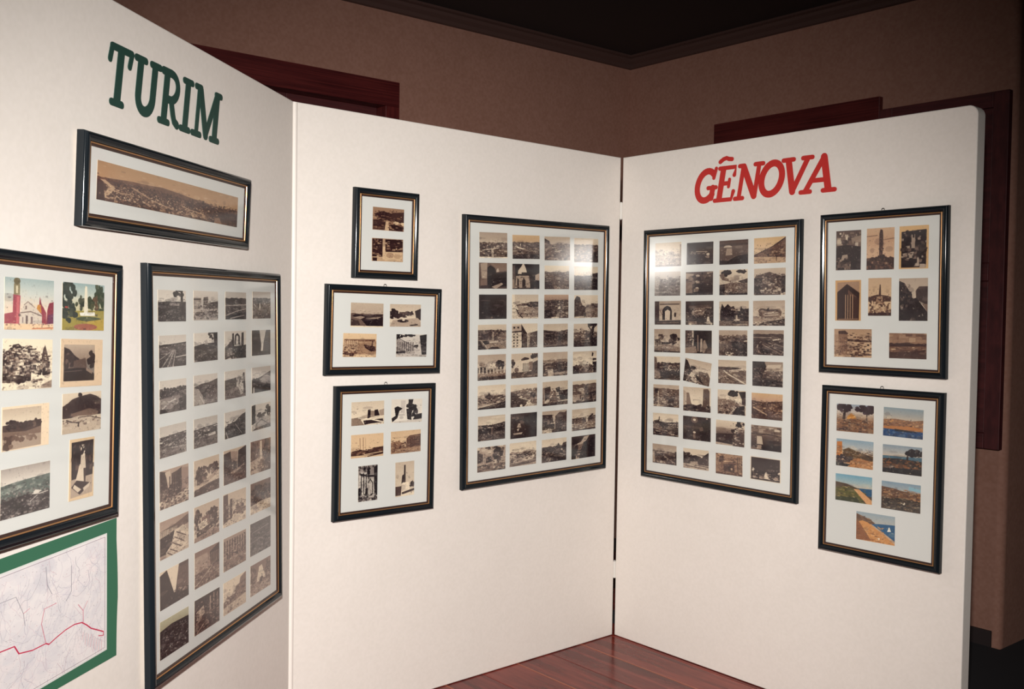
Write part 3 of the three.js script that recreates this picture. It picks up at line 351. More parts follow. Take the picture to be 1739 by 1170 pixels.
w-|S 6.8 6.6;P 7.2 .1 .3 .36 .26 .36 .7 .1 .74;P 7.4 .38 .28 .8 .24 .8 .74 .36 .78;P 2 .36 .24 .5 .16 .66 .2 .66 .26 .38 .3;k .42 .4 .24 .4 5 1.2;P 4.4 .66 .36 .8 .34 .8 .7 .66 .7;F 1.6 .88 .14 .14 .1 24 3;P 2.6 .8 .4 1 .3 1 .8 .8 .8;E 4 .2 .66 .08 .1;P 3 0 .78 1 .72 1 1 0 1;F 1.6 .06 .4 .06 .16 12 3;m 0 .7 1 1 2 5 50 .06
w|S 6 7;H .32 5 .03;P 2.6 0 .46 .5 .44 1 .44 1 1 0 1;m 0 .42 1 1 1 6 120 .06;L .04 1.2 .4 .8 .96 .76;P 6.6 .2 .72 .4 .7 .44 1 .2 1;P 5.6 .46 .86 .9 .82 .9 .92 .46 .94
w|S 6.4 8.4;c2 8 .6;H .62 3 .06;m 0 .62 1 .96 1 5.4 90 .06;P .8 0 .64 .2 .72 .4 .96 0 1;P 1 .8 .06 .86 .1 .84 .24 .78 .24;P 1.2 .84 .34 .98 .34 .98 .42 .82 .42;P .8 .82 .5 1 .48 1 1 .86 .96;P 4.6 .7 .86 .8 .86 .8 1 .7 1;m .3 .56 .84 .78 2 6 30 .05
w|S 7.2 8.2;H .4 6 .02;P 2.4 .26 .46 .36 .4 .4 .3 .46 .42 .6 .48 .9 .42 .94 .6 .2 .62;P 5.6 0 .5 .26 .5 .4 .6 .3 .8 0 .86;m 0 .46 1 .78 1.2 7 110 .06;P 1.2 0 .94 .4 .86 1 .7 1 1 0 1;L .025 7 0 .9 .8 .74
w|S 7.4 7;P 4 0 .3 .5 .24 1 .2 1 .9 .6 .9;m .2 .2 1 .8 2.6 8 120 .06;P 2.2 0 .3 .24 .44 .4 .6 .7 .76 .5 1 0 1;L .03 8 .3 .56 .74 .76;F 1.4 .84 .5 .1 .1 14 3;P 7.6 .6 .8 .7 .74 .8 .9 .6 .96;E 8 .4 .94 .05 .06
w|S 6.4 7;P 1.4 .08 .26 .3 .2 .34 .5 .24 .66 .1 .8;P 1.2 .5 .3 .66 .24 .7 .4 1 .38 1 .8 .7 .8;P 4.2 .3 .4 .5 .4 .62 .9 .2 .9;P 4.6 0 .26 .08 .24 .08 .9 0 .9;L .05 6.8 .44 .44 .2 .86;L .05 7 .6 .46 .66 .8 .96 .88;P 1.8 0 .9 1 .84 1 1 0 1;m .1 .3 1 .8 .8 3 40 .05
w|S 7 6.4;H .16 3.4 .03;m 0 .18 1 .96 1.6 6 110 .06;E 7 .36 .4 .12 .08;P 5.6 .38 .44 .46 .44 .48 .84 .36 .84;P .8 .4 .74 .46 .74 .44 .86 .38 .86;P 1.2 .5 .6 1 .5 1 .62 .6 .68;L .07 1 .78 .62 .78 .92;P 5.4 .0 .6 .3 .6 .3 .84 .0 .9;P 1.2 0 .94 1 .88 1 1 0 1
w|S 6.4 8.2;c2 8 .34;P 1.2 0 .36 .5 .38 1 .3 1 .66 0 .72;m 0 .36 1 .58 .6 7 60 .05;P .6 .06 .5 .46 .5 .46 .7 .06 .72;P .6 .58 .52 .9 .48 .9 .64 .58 .68;P 2.4 0 .72 1 .64 1 1 0 1;L .02 5 .1 .97 .5 .93;P 4 .48 .5 .54 .5 .54 .78 .48 .78
w-|S 2.4 1.4;m 0 .06 .6 .4 1.4 3.6 20 .12;P .4 .5 .1 1 0 1 1 .6 1;F .6 .7 .3 .2 .2 40 1.6;F .8 .2 .36 .14 .12 20 1.6;P 6 .3 .4 .36 .4 .4 .56 .24 .56;f 7.4 .3 .66 .03 .06 6 .05;P 6 .1 .78 .46 .76 .42 .84 .14 .84;P 1 0 .86 1 .84 1 1 0 1;m .5 .5 1 1 .2 1.4 20 .06
w|S 6 7;P 2 0 .16 .4 .18 .46 .7 0 .7;m 0 .2 .46 .66 1 5 50 .06;P 3.2 .52 .26 .7 .08 .9 .12 1 .04 1 .96 .52 .96;k .56 .26 .4 .6 6 1.2;P 1.6 0 .6 .5 .6 .5 .84 0 .84;f 7.6 .2 .86 .16 .07 14 .06;P 1.4 .4 .86 1 .8 1 1 .4 1;W .6 .4 .16 .3 2 2 1
w|S 6.4 7.2;c2 7.4 .4;P 3 0 .42 .5 .4 .6 .5 1 .34 1 .7 0 .7;m 0 .4 1 .66 1.4 5.6 70 .06;P 7 .6 .36 .66 .36 .66 .72 .6 .72;F 1.6 .86 .42 .16 .12 24 3;P 5 0 .68 1 .6 1 .9 0 .94;m 0 .66 1 .96 3 7 60 .06;P 2 0 .96 1 .9 1 1 0 1
w|S 6 5.6;m 0 0 1 .3 .8 8 40 .1;P 5.4 .24 .3 .6 .26 .66 .8 .24 .8;P 1.2 .3 .44 .48 .4 .5 .62 .3 .66;P 2 0 .2 .2 .3 .2 .6 0 .64;F 1 .74 .34 .16 .26 50 2;L .05 1 .74 .5 .74 .86;P 7 .6 .56 .68 .56 .68 .8 .6 .8;P 4 0 .74 .7 .7 1 .7 1 1 0 1;L .05 1.2 0 .78 .3 .72;P 1.2 .6 .86 .76 .8 1 .9 .96 1 .6 1;m 0 .3 1 1 2 6 50 .06
w|S 7.2 8.4;c2 8 .4;H .4 5.4 .03;P 2 .24 .46 .4 .5 .56 .42 .86 .44 .84 .6 .5 .66 .28 .6;P 6 0 .5 .22 .56 .4 .7 .9 .64 1 .9 0 .94;m 0 .46 1 .8 1.6 7.4 90 .06;L .03 2.4 0 .92 .5 .86 1 .76;P 3 0 .96 1 .8 1 .9 0 1
w|S 7.2 8;H .32 4 .03;P 1.6 0 .34 .5 .36 .62 .3 .66 .2 .72 .3 .8 .36 .86 .22 1 .2 1 1 0 1;m 0 .34 1 .74 1 5.6 80 .05;P .6 .3 .74 .6 .64 1 .8 1 1 .3 1;E 7 .8 .5 .04 .05;L .04 5.6 .28 .98 .36 .84
w-|S 2 1;P 1 0 .1 .3 .16 .26 .3 .1 .5 0 .6;P 6 .52 .06 .74 .02 .62 .22 .44 .4 .26 .46 .2 .36 .4 .26;P 4.4 .3 .4 .5 .34 .4 .6 .26 .66;P .4 .5 .3 1 .1 1 1 .4 1;P 5 .24 .66 .42 .64 .4 .7 .24 .72;P .6 0 .72 1 .7 1 1 0 1;P 6 .2 .78 .36 .76 .32 1 .18 1;m 0 .1 1 .9 .4 3 40 .08`,
  C1: `w|S 7 7.4;H .5 5.6 .04;m .2 .4 1 .9 4 7 60 .06;P 4 0 .92 1 .92 1 1 0 1;P 5 .94 .1 1 .1 1 .9 .94 .9
w-|S 1.6 1.2;m 0 .4 .8 .56 1.6 5.4 60 .04;L .03 5.6 .36 .42 .78 .44;P 1.6 0 .5 1 .56 1 .94 0 .94;E 6.6 .8 .56 .06 .06;P 5 .7 .64 .86 .62 .84 .74 .72 .7;m .1 .36 .4 .56 2 6 22 .03
w-|S 3 4.4;P 2.6 0 .16 .4 .12 1 .16 1 .22 .3 .24 0 .26;E 6.4 .3 .28 .14 .07;G9 .0 .3 1 .36 3.6 3;P 5.4 .26 .34 .44 .34 .46 .62 .22 .62;P 3.2 0 .66 .5 .6 .5 .76 0 .86;P .8 .3 .84 .6 .66 1 .6 1 1 .2 1;P 1.4 0 .8 .3 .84 .2 1 0 1
s|G cba87a d2b28a d8bc98;P 3.4 0 .68 .3 .5 .6 .34 1 .06 1 .8 .3 .74 0 .74;L .035 .8 0 .68 .3 .52 .6 .36 1 .04;m .3 .4 1 .74 .6 6 80 .05;P 6.4 0 .76 .4 .74 1 .8 1 1 0 1;P 1 .7 .74 .72 .74 .72 .92 .7 .92;L .03 2 .3 .74 1 .74
n|S 7 6;P 5 .2 .3 1 .3 1 .9 .2 .9;m .1 .2 1 .9 4 7 60 .08;P 4.4 0 .88 1 .92 1 1 0 1
w-|S 3.2 2;P 5.6 0 .06 .3 .1 .24 .36 0 .4;E 6 .44 .18 .08 .05;E 6.6 .42 .42 .06 .05;m 0 .04 1 .5 1.4 4.6 30 .12;P 4.4 0 .46 .24 .42 .26 .9 0 .9;G9 .3 .5 .7 .5 1.6 .8;E 6.4 .42 .7 .06 .05;P 5 .3 .72 .5 .7 .46 .84 .3 .86;P 1 0 .94 1 .92 1 1 0 1
w|S 7.2 6.6;F 1 .26 .14 .16 .12 30 2;F 1.4 .76 .1 .16 .06 20 3;P 4 0 .2 .16 .14 .2 .3 .44 .4 .4 .48 .1 .4;P 6 .3 .3 .7 .26 .7 .44 .36 .44;P 2.4 .66 .46 1 .36 1 .54 .8 .54;P 4 0 .6 .6 .5 1 .56 1 1 0 1;P 1.2 0 .6 .2 .56 .2 1 0 1;L .05 7 .24 .86 .4 .87;m .1 .5 1 .94 2 6 60 .05;P 1 .3 .94 1 .9 1 1 .3 1
w|S 6.6 6;P 3 .04 .3 .3 .2 .5 .14 .7 .24 1 .34 1 1 .04 1;m .04 .2 1 .56 1 6.6 90 .06;P 1 0 .36 .26 .36 .26 .96 0 .96;m .2 .5 1 .98 .4 7 90 .07;P 1.4 .88 .3 1 .3 1 .9 .88 .9
w-|S 5.6 6.4;P 2.4 0 0 .18 0 .18 .86 0 .86;L .04 2.6 .2 .14 .94 .14;P 6.2 .2 .2 .94 .18 .94 .8 .2 .84;P .8 .3 .8 .3 .4 .36 .28 .48 .2 .6 .26 .66 .4 .66 .8;P 6.8 .4 .8 .4 .44 .5 .36 .6 .44 .58 .8;P 6.6 .66 .48 .78 .46 .78 .8 .66 .78;E 1.4 .78 .58 .04 .1;P 2 0 .84 1 .8 1 1 0 1;L .02 4.6 .1 .92 .9 .9;L .03 4.6 .2 .36 .3 .6
w|S 2 1.6;P 3 .1 .2 .9 .16 .8 .3 .2 .36;P 4 .3 .3 .7 .26 .66 .56 .3 .6;m .2 .3 .7 .66 1.6 6.4 60 .05;P 1 .1 .6 .7 .6 .6 .86 .1 .86;P 4.6 .74 .24 .94 .26 .9 .32 .74 .3;P 1 .84 .3 1 .3 1 .9 .9 .9;P 7 .78 .66 .84 .64 .86 .8 .92 .94 .74 .96;P 4.4 .1 .84 .4 .86 .4 .98 .1 .98;E 7 .18 .96 .04 .06;E 8 .92 .94 .04 .05
w|S 6.4 7;P 1 .04 .4 .1 .1 .18 .26 .3 .12 .4 .24 .5 .2 .56 .4 .7 .4 .74 .2 .8 .34 1 .3 1 .8 .04 .78;L .06 5 .4 .34 .62 .36;m .1 .3 1 .76 .4 2.4 40 .06;P 6.4 .58 .56 .62 .56 .64 .74 .56 .74;P 7 .5 .74 .7 .72 .7 .78 .5 .78;P 3.8 0 .78 1 .8 1 1 0 1;E 1.2 .6 .86 .16 .05;L .03 6 .6 .94 .94 .92
w|S 6 6.6;P 4.4 .16 .4 .24 .3 .44 .34 .84 .32 .9 .46 .86 .7 .3 .74;L .06 2 .2 .38 .3 .34 .46 .4 .8 .38;L .03 7 .36 .5 .8 .48;L .03 6.8 .36 .6 .8 .56;E 3.4 .24 .5 .05 .12;P 1.6 .44 .32 .5 .28 .52 .38 .44 .4;P 5.4 0 .6 .3 .66 .8 .74 1 .6 1 .8 0 .84;P 1.4 .4 .84 .84 .76 1 .7 1 1 .1 .96;m 0 .84 1 1 1 6.6 40 .06
w|S 5.6 6.2;F 2.6 .26 .36 .1 .14 16 4;P 6.6 .34 .46 .56 .5 .56 .58 .3 .56;P 1.2 .02 .46 .2 .44 .36 .6 .3 .7 .02 .7;F 1.4 .78 .44 .18 .2 44 3;P 1 .3 .56 .66 .56 .6 .64 .3 .66;P 4.8 0 .7 .5 .66 1 .76 1 1 0 1;k 0 .5 .3 .24 4 6.6;P 5.6 .46 .76 .74 .74 .7 .86 .46 .86;P 1.6 0 .9 1 .94 1 1 0 1
w-|S .8 .6;P 3 0 0 .32 0 .32 .7 0 .76;P 6.4 .26 .02 .32 .02 .32 .68 .27 .7;m 0 .06 .3 .6 1 5.6 30 .06;P 4.8 0 .76 .4 .68 .46 .96 0 1;P 4.6 .46 .2 .5 .2 .52 .9 .46 .9;P 5.6 .58 .36 .64 .34 .66 .9 .56 .94;P 5 .68 .46 .74 .4 .84 .7 .8 .96 .66 .96;P .3 .5 .05 1 .06 1 .4 .6 .36;P 2.4 .8 .76 1 .7 1 1 .7 1
w|S 6 5.6;H .2 4 .04;P 3 0 .3 .4 .24 1 .26 1 1 0 1;k .04 .4 .3 .4 6 5;m 0 .2 1 .5 1.4 5.4 60 .06;P .6 .44 .4 1 .5 1 1 .5 1 .5 .8;P 1 .2 .76 .6 .7 .6 .94 .2 .9;f 7 .38 .92 .14 .07 14 .06;L .04 7 .88 .42 1 .4
w|S 5.4 6;H .16 2.6 .02;H .3 2.8 .02;L .03 5.6 0 .3 .6 .3;L .04 7.6 .64 .4 .9 .35;P 2.2 0 .4 1 .42 1 1 0 1;L .04 4.6 .3 .56 .94 .96;L .03 4.2 .4 .54 1 .86;P .8 .3 .6 .6 .96 .2 .9;P 6 .12 .66 .18 .56 .14 .76;P 4 .14 .74 .2 .8 .3 .96 .16 .9;E 6.6 .6 .96 .03 .03;L .02 5 .5 .5 1 .64
w|S 7 7.6;P 3.6 0 .02 .1 .06 .12 .36 .2 .6 .2 1 0 1;H .26 2 .05 .12;m .2 .28 1 .5 .8 4.4 60 .06;f 8 .54 .54 .16 .05 18 .04;f 7 .84 .56 .14 .06 14 .04;P 1 .24 .66 1 .62 1 1 .2 1;P 4.8 0 .66 .2 .6 .26 .9 .06 1;P 2 0 .94 1 .92 1 1 0 1
w|S 6.2 7.4;P 1 0 .04 .1 .1 .2 .3 .3 .5 .1 1 0 1;m .05 .3 .56 1 1 6.4 80 .05;F 1 .34 .36 .1 .05 10 2;E 7 .44 .5 .03 .03;P 3.4 .56 .46 .9 .46 1 .66 1 1 .6 1;P .8 .46 .6 .7 .8 .8 1 .5 .8;E 1 .82 .6 .04 .04
w|S 6.4 7.4;P 3 0 .3 .7 .3 .8 .36 .4 .42 0 .42;L .04 1.4 .3 .34 .66 .34;P 4 0 .42 1 .42 1 1 0 1;m 0 .4 .4 1 2.4 5.4 60 .06;P 6 .36 .44 .7 .42 .76 .48 .4 .5;L .055 7.4 .2 .44 .4 .62 .7 .8 1 1;L .03 2 .3 .7 .66 .92;L .03 2.4 .6 .56 1 .76
w|S 5 6.4;P 1 0 0 .4 0 .46 .2 .36 .5 .3 .7 0 .7;m 0 .2 .4 .7 1 3.6 30 .07;P 6.6 .5 .14 .96 .1 .9 .26 .46 .3;P 3.4 .4 .4 1 .36 1 .74 .3 .74;m .36 .4 1 .7 2.4 5.6 40 .06;P 1 0 .72 .5 .66 1 .76 1 1 0 1;L .02 4 .4 .72 .9 .7
w|S 6.2 6.6;H .18 4 .03;m 0 .2 1 1 1.4 6.6 190 .06;P 1 .06 .2 .2 .2 .2 .4 .06 .4;L .04 6 .2 .3 .2 .9;P 1.6 .56 .66 .8 .6 .8 1 .56 1
w-|S 6.6 7.8;P 4.6 .12 .24 .22 .24 .3 .66 .36 .76 .12 .8;P 4 .74 .06 .9 .04 .96 .14 .96 .9 .7 .9;k .74 .1 .2 .76 4 2.6;P 2.4 0 .76 .3 .7 .5 .74 .66 .66 .74 .8 1 .76 1 1 0 1;P .8 .36 .8 .5 .76 .5 .92 .36 .92;m 0 .74 1 1 1 5 40 .05;P 6 0 .12 .1 .2 .1 .7 0 .8
w|S 7.2 6.6;P 4.6 0 .4 .4 .36 .7 .5 .9 .7 .4 1 0 1;m 0 .4 .7 1 1.6 6.6 90 .05;F .8 .56 .14 .16 .12 40 2;P 1.4 .74 .06 1 .04 1 .5 .9 .46;P 8 .6 .36 .86 .32 .86 .5 .62 .48;P 7.4 .3 .24 .5 .3 .5 .4 .3 .38;P .8 .5 1 .7 .66 .96 .6 .96 1;L .04 6.6 .44 .98 .66 .68;P 2.4 .86 .3 1 .3 1 .6 .86 .56
s|G c8a478 b8947a 5e4844;P 2 0 .3 .4 .34 1 .26 1 .7 0 .6;m .04 .3 1 .84 1.2 6 100 .055;P 1.6 0 .6 .3 .7 .6 .9 .2 .9 0 .86;L .05 7 .06 .56 .3 .7 .5 .82;P 2.4 0 .86 .5 .88 1 .86 1 1 0 1;m .3 .4 1 .7 2 6.6 30 .05
w|S 7 8;c2 7.8 .34;P 1.6 0 .4 .24 .36 .5 .4 1 .34 1 1 0 1;L .03 1 .26 .16 .24 .4;P 1 .04 .36 .24 .3 .24 .46 0 .5;W .6 .42 .4 .2 5 2 6;P 4 0 .5 .2 .46 .5 .7 .3 .76 0 .7;m 0 .4 1 1 1 6 110 .055;L .03 5.4 .1 .7 .6 .78;L .03 5 .6 .84 1 .96
w-|S 2 1.6;E 6.4 .42 .14 .06 .06;E 4 .42 .14 .12 .14;E 7.4 .42 .14 .05 .05;E 6 .86 .06 .03 .03;P 2.6 0 .4 .6 .42 .6 .5 0 .52;E 7.2 .42 .66 .05 .04;P 4 .38 .7 .46 .7 .46 .96 .38 .96;P .4 .72 .2 .9 .1 1 .3 1 1 .66 1 .6 .6;P 3.6 .6 .46 .7 .4 .74 .56 .62 .6;P .8 0 .94 1 .92 1 1 0 1
w-|S 7.2 6;G9 0 .3 1 .4 5.4 2.4;P 2 0 .56 .6 .5 .6 .94 0 .9;F 1 .82 .1 .14 .1 24 5;F 1.4 .66 .4 .1 .08 16 4;f 7 .8 .4 .12 .2 16 .05;P 3 .6 .5 .9 .4 1 .5 1 1 .6 1;m .6 .1 1 1 1 7 50 .06;f 6.6 .68 .92 .05 .04 6 .05
w-|S 5 4;m 0 .06 1 .3 3 6.6 26 .14;L .04 2 0 .36 .6 .34 1 .4;G9 .0 .4 1 .5 3.6 1.4;P 6.4 .2 .44 .36 .44 .4 .76 .2 .76;P 5.4 .22 .8 .36 .8 .34 .94 .2 .96;P .8 .4 .84 .7 .74 1 .74 1 1 .3 1;P 2 .5 .6 .9 .56 1 .66 .6 .7
w|S 5.6 6.4;H .34 3.6 .03;L .025 7 .16 .44 .6 .4;P 2.4 .1 .5 .4 .46 1 .6 1 1 .1 1;m .1 .4 1 1 1 5 70 .06;P 5.6 0 .4 .08 .36 .12 .94 0 .94;L .03 5.6 .5 .6 .94 .9;P 7 .3 .86 .4 .82 .44 .94 .3 .96;P 1 .94 .3 1 .3 1 1 .94 1
w|S 7 7.6;P 1.4 0 .16 .1 .24 .2 .2 .3 .36 .5 .3 .7 .36 .8 .3 1 .1 1 .76 0 .76;F 1.2 .2 .46 .18 .22 30 3;P 7.6 .7 .2 .76 .2 .76 .4 .7 .4;P 2.4 .56 .46 1 .4 1 .76 .6 .78;P 5.6 .3 .64 .56 .6 .6 .76 .26 .8;P 6 0 .78 1 .76 1 1 0 1;L .04 3 .1 .88 .9 .92;L .03 2.4 .4 .8 1 .82
s|S 5.6 4.8;m 0 .0 1 .5 1.6 7 70 .07;P 2 .14 .16 .3 .1 .3 .4 .14 .44;P 4 .2 .4 .9 .36 .9 .92 .2 .9;P 2 .3 .5 .76 .44 .8 .86 .3 .84;P .8 .44 .6 .56 .54 .62 .7 .5 .8;E 7 .6 .7 .04 .05;P 5 .7 .5 .8 .48 .8 .84 .7 .84;k .78 .1 .2 .7 3 2;P 3 0 .9 1 .9 1 1 0 1
w-|S 1.4 1;P 1.8 .04 .02 1 .02 1 .6 .04 .6;P 7.4 .44 .9 .5 .62 .54 .6 .66 .9;f 8 .1 .56 .05 .06 8 .05;f 7.4 .96 .6 .05 .06 8 .05;P 5.6 .3 .84 .44 .8 .42 .92 .3 .92;P 5 .1 .8 .2 .74 .2 .9 .1 .92;P 5.6 .78 .8 .9 .7 .92 .9 .8 .92;m .06 .64 .96 .9 .6 6.6 50 .05;B 7.6 .03`,
  C2: `w-|S 3 4.6;P 6.6 .1 .14 .3 .1 .5 .26 .44 .36 .3 .32 .12 .2;m .1 .06 1 .36 2 6.4 40 .12;P 5 .6 .2 1 .14 1 .3 .66 .34;P 1.2 0 .4 .4 .36 1 .42 1 1 0 1;P 5.6 .26 .62 .46 .6 .5 .72 .2 .76;m 0 .7 .6 1 1 4.6 40 .08;P .8 .6 .7 1 .6 1 1 .6 1|dark sea under a stormy sky
s-|G c9a684 bf9878 cca888;L .02 4.6 0 .2 .4 .18;L .02 4.8 .5 .3 1 .26;P 1.6 .46 .14 .5 .04 .58 .06 .6 .2 .58 .72 .46 .72;m .46 .1 .58 .7 1 3.4 26 .04;H .7 2 .03;F 1 .5 .78 .3 .1 50 2.4;P 1 0 .76 1 .78 1 1 0 1;m 0 .74 1 1 .6 4 60 .06|tall lighthouse tower on a dark rock
w|c d2ab78;P .8 .08 .14 .92 .1 .92 .96 .08 .96;m .08 .12 .92 .6 .4 5 80 .06;P 5.6 .42 .22 .54 .2 .54 .52 .42 .52;P 1 .46 .2 .52 .2 .52 .28 .46 .28;P 5.8 .12 .64 .5 .6 .6 .74 .2 .78;m .08 .6 .92 .96 .4 6.6 50 .07;P .6 .2 .9 .5 .78 .6 .8 .5 .94;P 6 .62 .74 .68 .74 .68 .88 .62 .88|small harbour with boats, cream margin
s-|c c79c68;P 5.6 .08 .06 .94 .04 .94 .4 .08 .4;P .6 .08 .3 .46 .1 .94 .32 .92 .98 .08 .98;P 3.4 .5 .24 .84 .42 .84 .5 .5 .34;k .36 .36 .36 .6 4 5.4;P 2 .7 .4 .92 .44 .92 .94 .7 .94;L .02 5 .12 .96 .9 .95|dark gabled building with pale columns
s-|S 6.8 7.4;P 2 .5 .18 .54 .18 .56 .48 .46 .48;P 2.4 .02 .5 .4 .44 .7 .46 .98 .5 .98 .62 .02 .62;P 5.4 .36 .5 .62 .48 .64 .66 .34 .66;m 0 .48 1 .96 1.4 6 90 .06;P 1.6 0 .92 1 .9 1 1 0 1|pointed bell tower above a pale church
w-|S 6 7;P 1 0 .06 .2 .12 .36 .3 .5 .4 .46 1 0 1;P 3 .58 .3 .7 .2 1 .2 1 .64 .6 .5;k .62 .26 .36 .34 7 1.2;m 0 .14 .4 .7 .6 5 50 .05;P 6.4 .46 .34 .54 .32 .54 .46 .46 .46;P 1 .4 .5 .6 .46 1 .8 1 1 .1 1;P 4.4 .8 .6 1 .6 1 .8;L .01 3 .5 .5 .7 1|long straight street between tall houses
s|S 6 6.8;P 4.6 .12 .1 .36 .16 .36 .94 .12 .94;P 2 .12 .08 .3 .06 .38 .16 .36 .2 .12 .18;m .34 .16 1 1 .6 6.4 110 .06;P 5.6 0 .2 .12 .2 .12 .9 0 .9;W .16 .26 .16 .6 3 4 3.4;P 1.2 .36 .36 1 .4 1 .46 .36 .44|square tower over crowded rooftops
s-|S 4.8 5.2;m 0 0 1 .3 4 6 20 .14;H .4 1.8 .02;P 4 0 .54 1 .5 1 1 0 1;P 1.6 .2 .42 .5 .36 .7 .42 .6 .5 .2 .5;m 0 .56 1 .8 3 6.4 40 .08;P 2.2 0 .76 .6 .7 1 .62 1 1 0 1|low headland in a pale sea`,
  C3: `c|G 8e9aa6 c2b4a4 8a6044;F 32262a .2 .14 .2 .14 44 564048;F 382a2e .78 .16 .26 .14 44 54424c;P 332628 .2 .2 .26 .2 .24 .56 .16 .56;P 3a2a2a .8 .3 .83 .3 .83 .96 .8 .96;P c98a42 .3 .44 .4 .32 .52 .42 .54 .56 .28 .58;P 7c5640 0 .6 .5 .5 1 .62 1 1 0 1;m 0 .56 1 .98 40302e a8744c 90 .06|coloured garden with a yellow villa under dark trees
c-|G 87989f a9a59c e0bb92;P 8a6650 0 .42 .3 .38 .7 .42 1 .36 1 .78 0 .76;m 0 .4 1 .74 5c3c34 d09a62 110 .05;P b0764a 0 .66 .6 .6 1 .64 1 .72 0 .74;P 2c4a72 0 .74 1 .76 1 1 0 1;P 2c3038 .3 .72 .8 .76 .9 .8 .3 .8;m 0 .8 1 1 2a3a58 55708c 26 .08|coloured harbour town above blue water
c|G 87a0ae b0b4b2 cda884;P b9743c .02 .12 .16 .1 .18 .7 .02 .7;P 54412f .18 .4 .34 .3 .6 .42 1 .54 1 .7 .2 .66;m .2 .4 1 .7 3c3230 84603e 60 .06;P b07a50 .3 .74 .6 .64 1 .72 1 1 .3 1;F 3a3236 .22 .74 .2 .14 30 5e4c44;P 2f3034 0 .84 .4 .9 .3 1 0 1;m .4 .7 1 1 94603e d09c68 40 .05|coloured hillside with an orange tower
c-|G 83949f b4b0a8 dcae84;P 4e6a78 0 .4 1 .36 1 .5 0 .5;F 2e2c30 .8 .22 .2 .12 34 4a4444;P 2f2a2e .62 .3 .66 .3 .66 .6 .6 .6;P 33302f 0 .5 .4 .46 1 .5 1 1 0 1;m 0 .48 1 .8 3a2c2a 8c5c3c 90 .06;P 28282c 0 .84 1 .76 1 1 0 1;m .05 .7 .3 .86 504440 a08a78 10 .05|coloured bay seen between dark pines
c-|G 6fa0b4 a2b4b4 d8b490;P 5a4c40 0 .3 .3 .34 .6 .46 1 .5 1 1 0 1;P 2e5676 .6 .46 1 .44 1 .72 .86 .7;P 5c5a38 0 .52 .4 .46 .7 .6 .8 1 0 1;m 0 .44 .8 .96 3c3c30 98864e 90 .06;P cf9c6c .5 .5 .66 .5 1 .86 1 1 .86 1;P 3e4434 0 .86 .6 .8 .7 1 0 1|coloured coast road curving beside the sea
c|G 7f98a8 a6a9a6 8fa6b0;P 6c5040 0 .2 .3 .24 .6 .3 1 .3 1 .6 0 .64;m 0 .24 1 .62 4a3430 b5855a 110 .06;P 8ab0bc .7 .1 1 .16 1 .26 .7 .22;P 3a3430 0 .62 .5 .54 1 .6 1 1 0 1;m 0 .56 1 .96 2c2a2c 6c5640 90 .07;f d9cdb4 .56 .72 .05 .04 6 .05|coloured town garden with a white fountain
c-|G 93a4ac aeb0aa c4a484;P 6a4e3e 0 .08 .3 .2 .5 .34 .3 .5 0 .5;m 0 .14 .4 .5 4c3a34 9a7450 40 .06;P 24587e .4 .38 .6 .34 1 .3 1 .86 .76 .66;P c98e54 .16 .3 .3 .34 .8 .76 1 .96 1 1 0 1 0 .4;m .1 .4 .7 1 9c6238 dca870 90 .05;P 8c5a3c 0 .3 .1 .4 .4 .96 0 1;P f0ead8 .84 .4 .86 .4 .9 .54 .8 .56;f f0e4cc .58 .86 .04 .04 5 .05|coloured beach with a white sailing boat`,
};
const SHEET = 2048, CW = 170, CH = 120, COLS = 12;
const atlas = document.createElement('canvas'); atlas.width = atlas.height = SHEET;
const ink = atlas.getContext('2d'); ink.fillStyle = '#8a7a66'; ink.fillRect(0, 0, SHEET, SHEET);
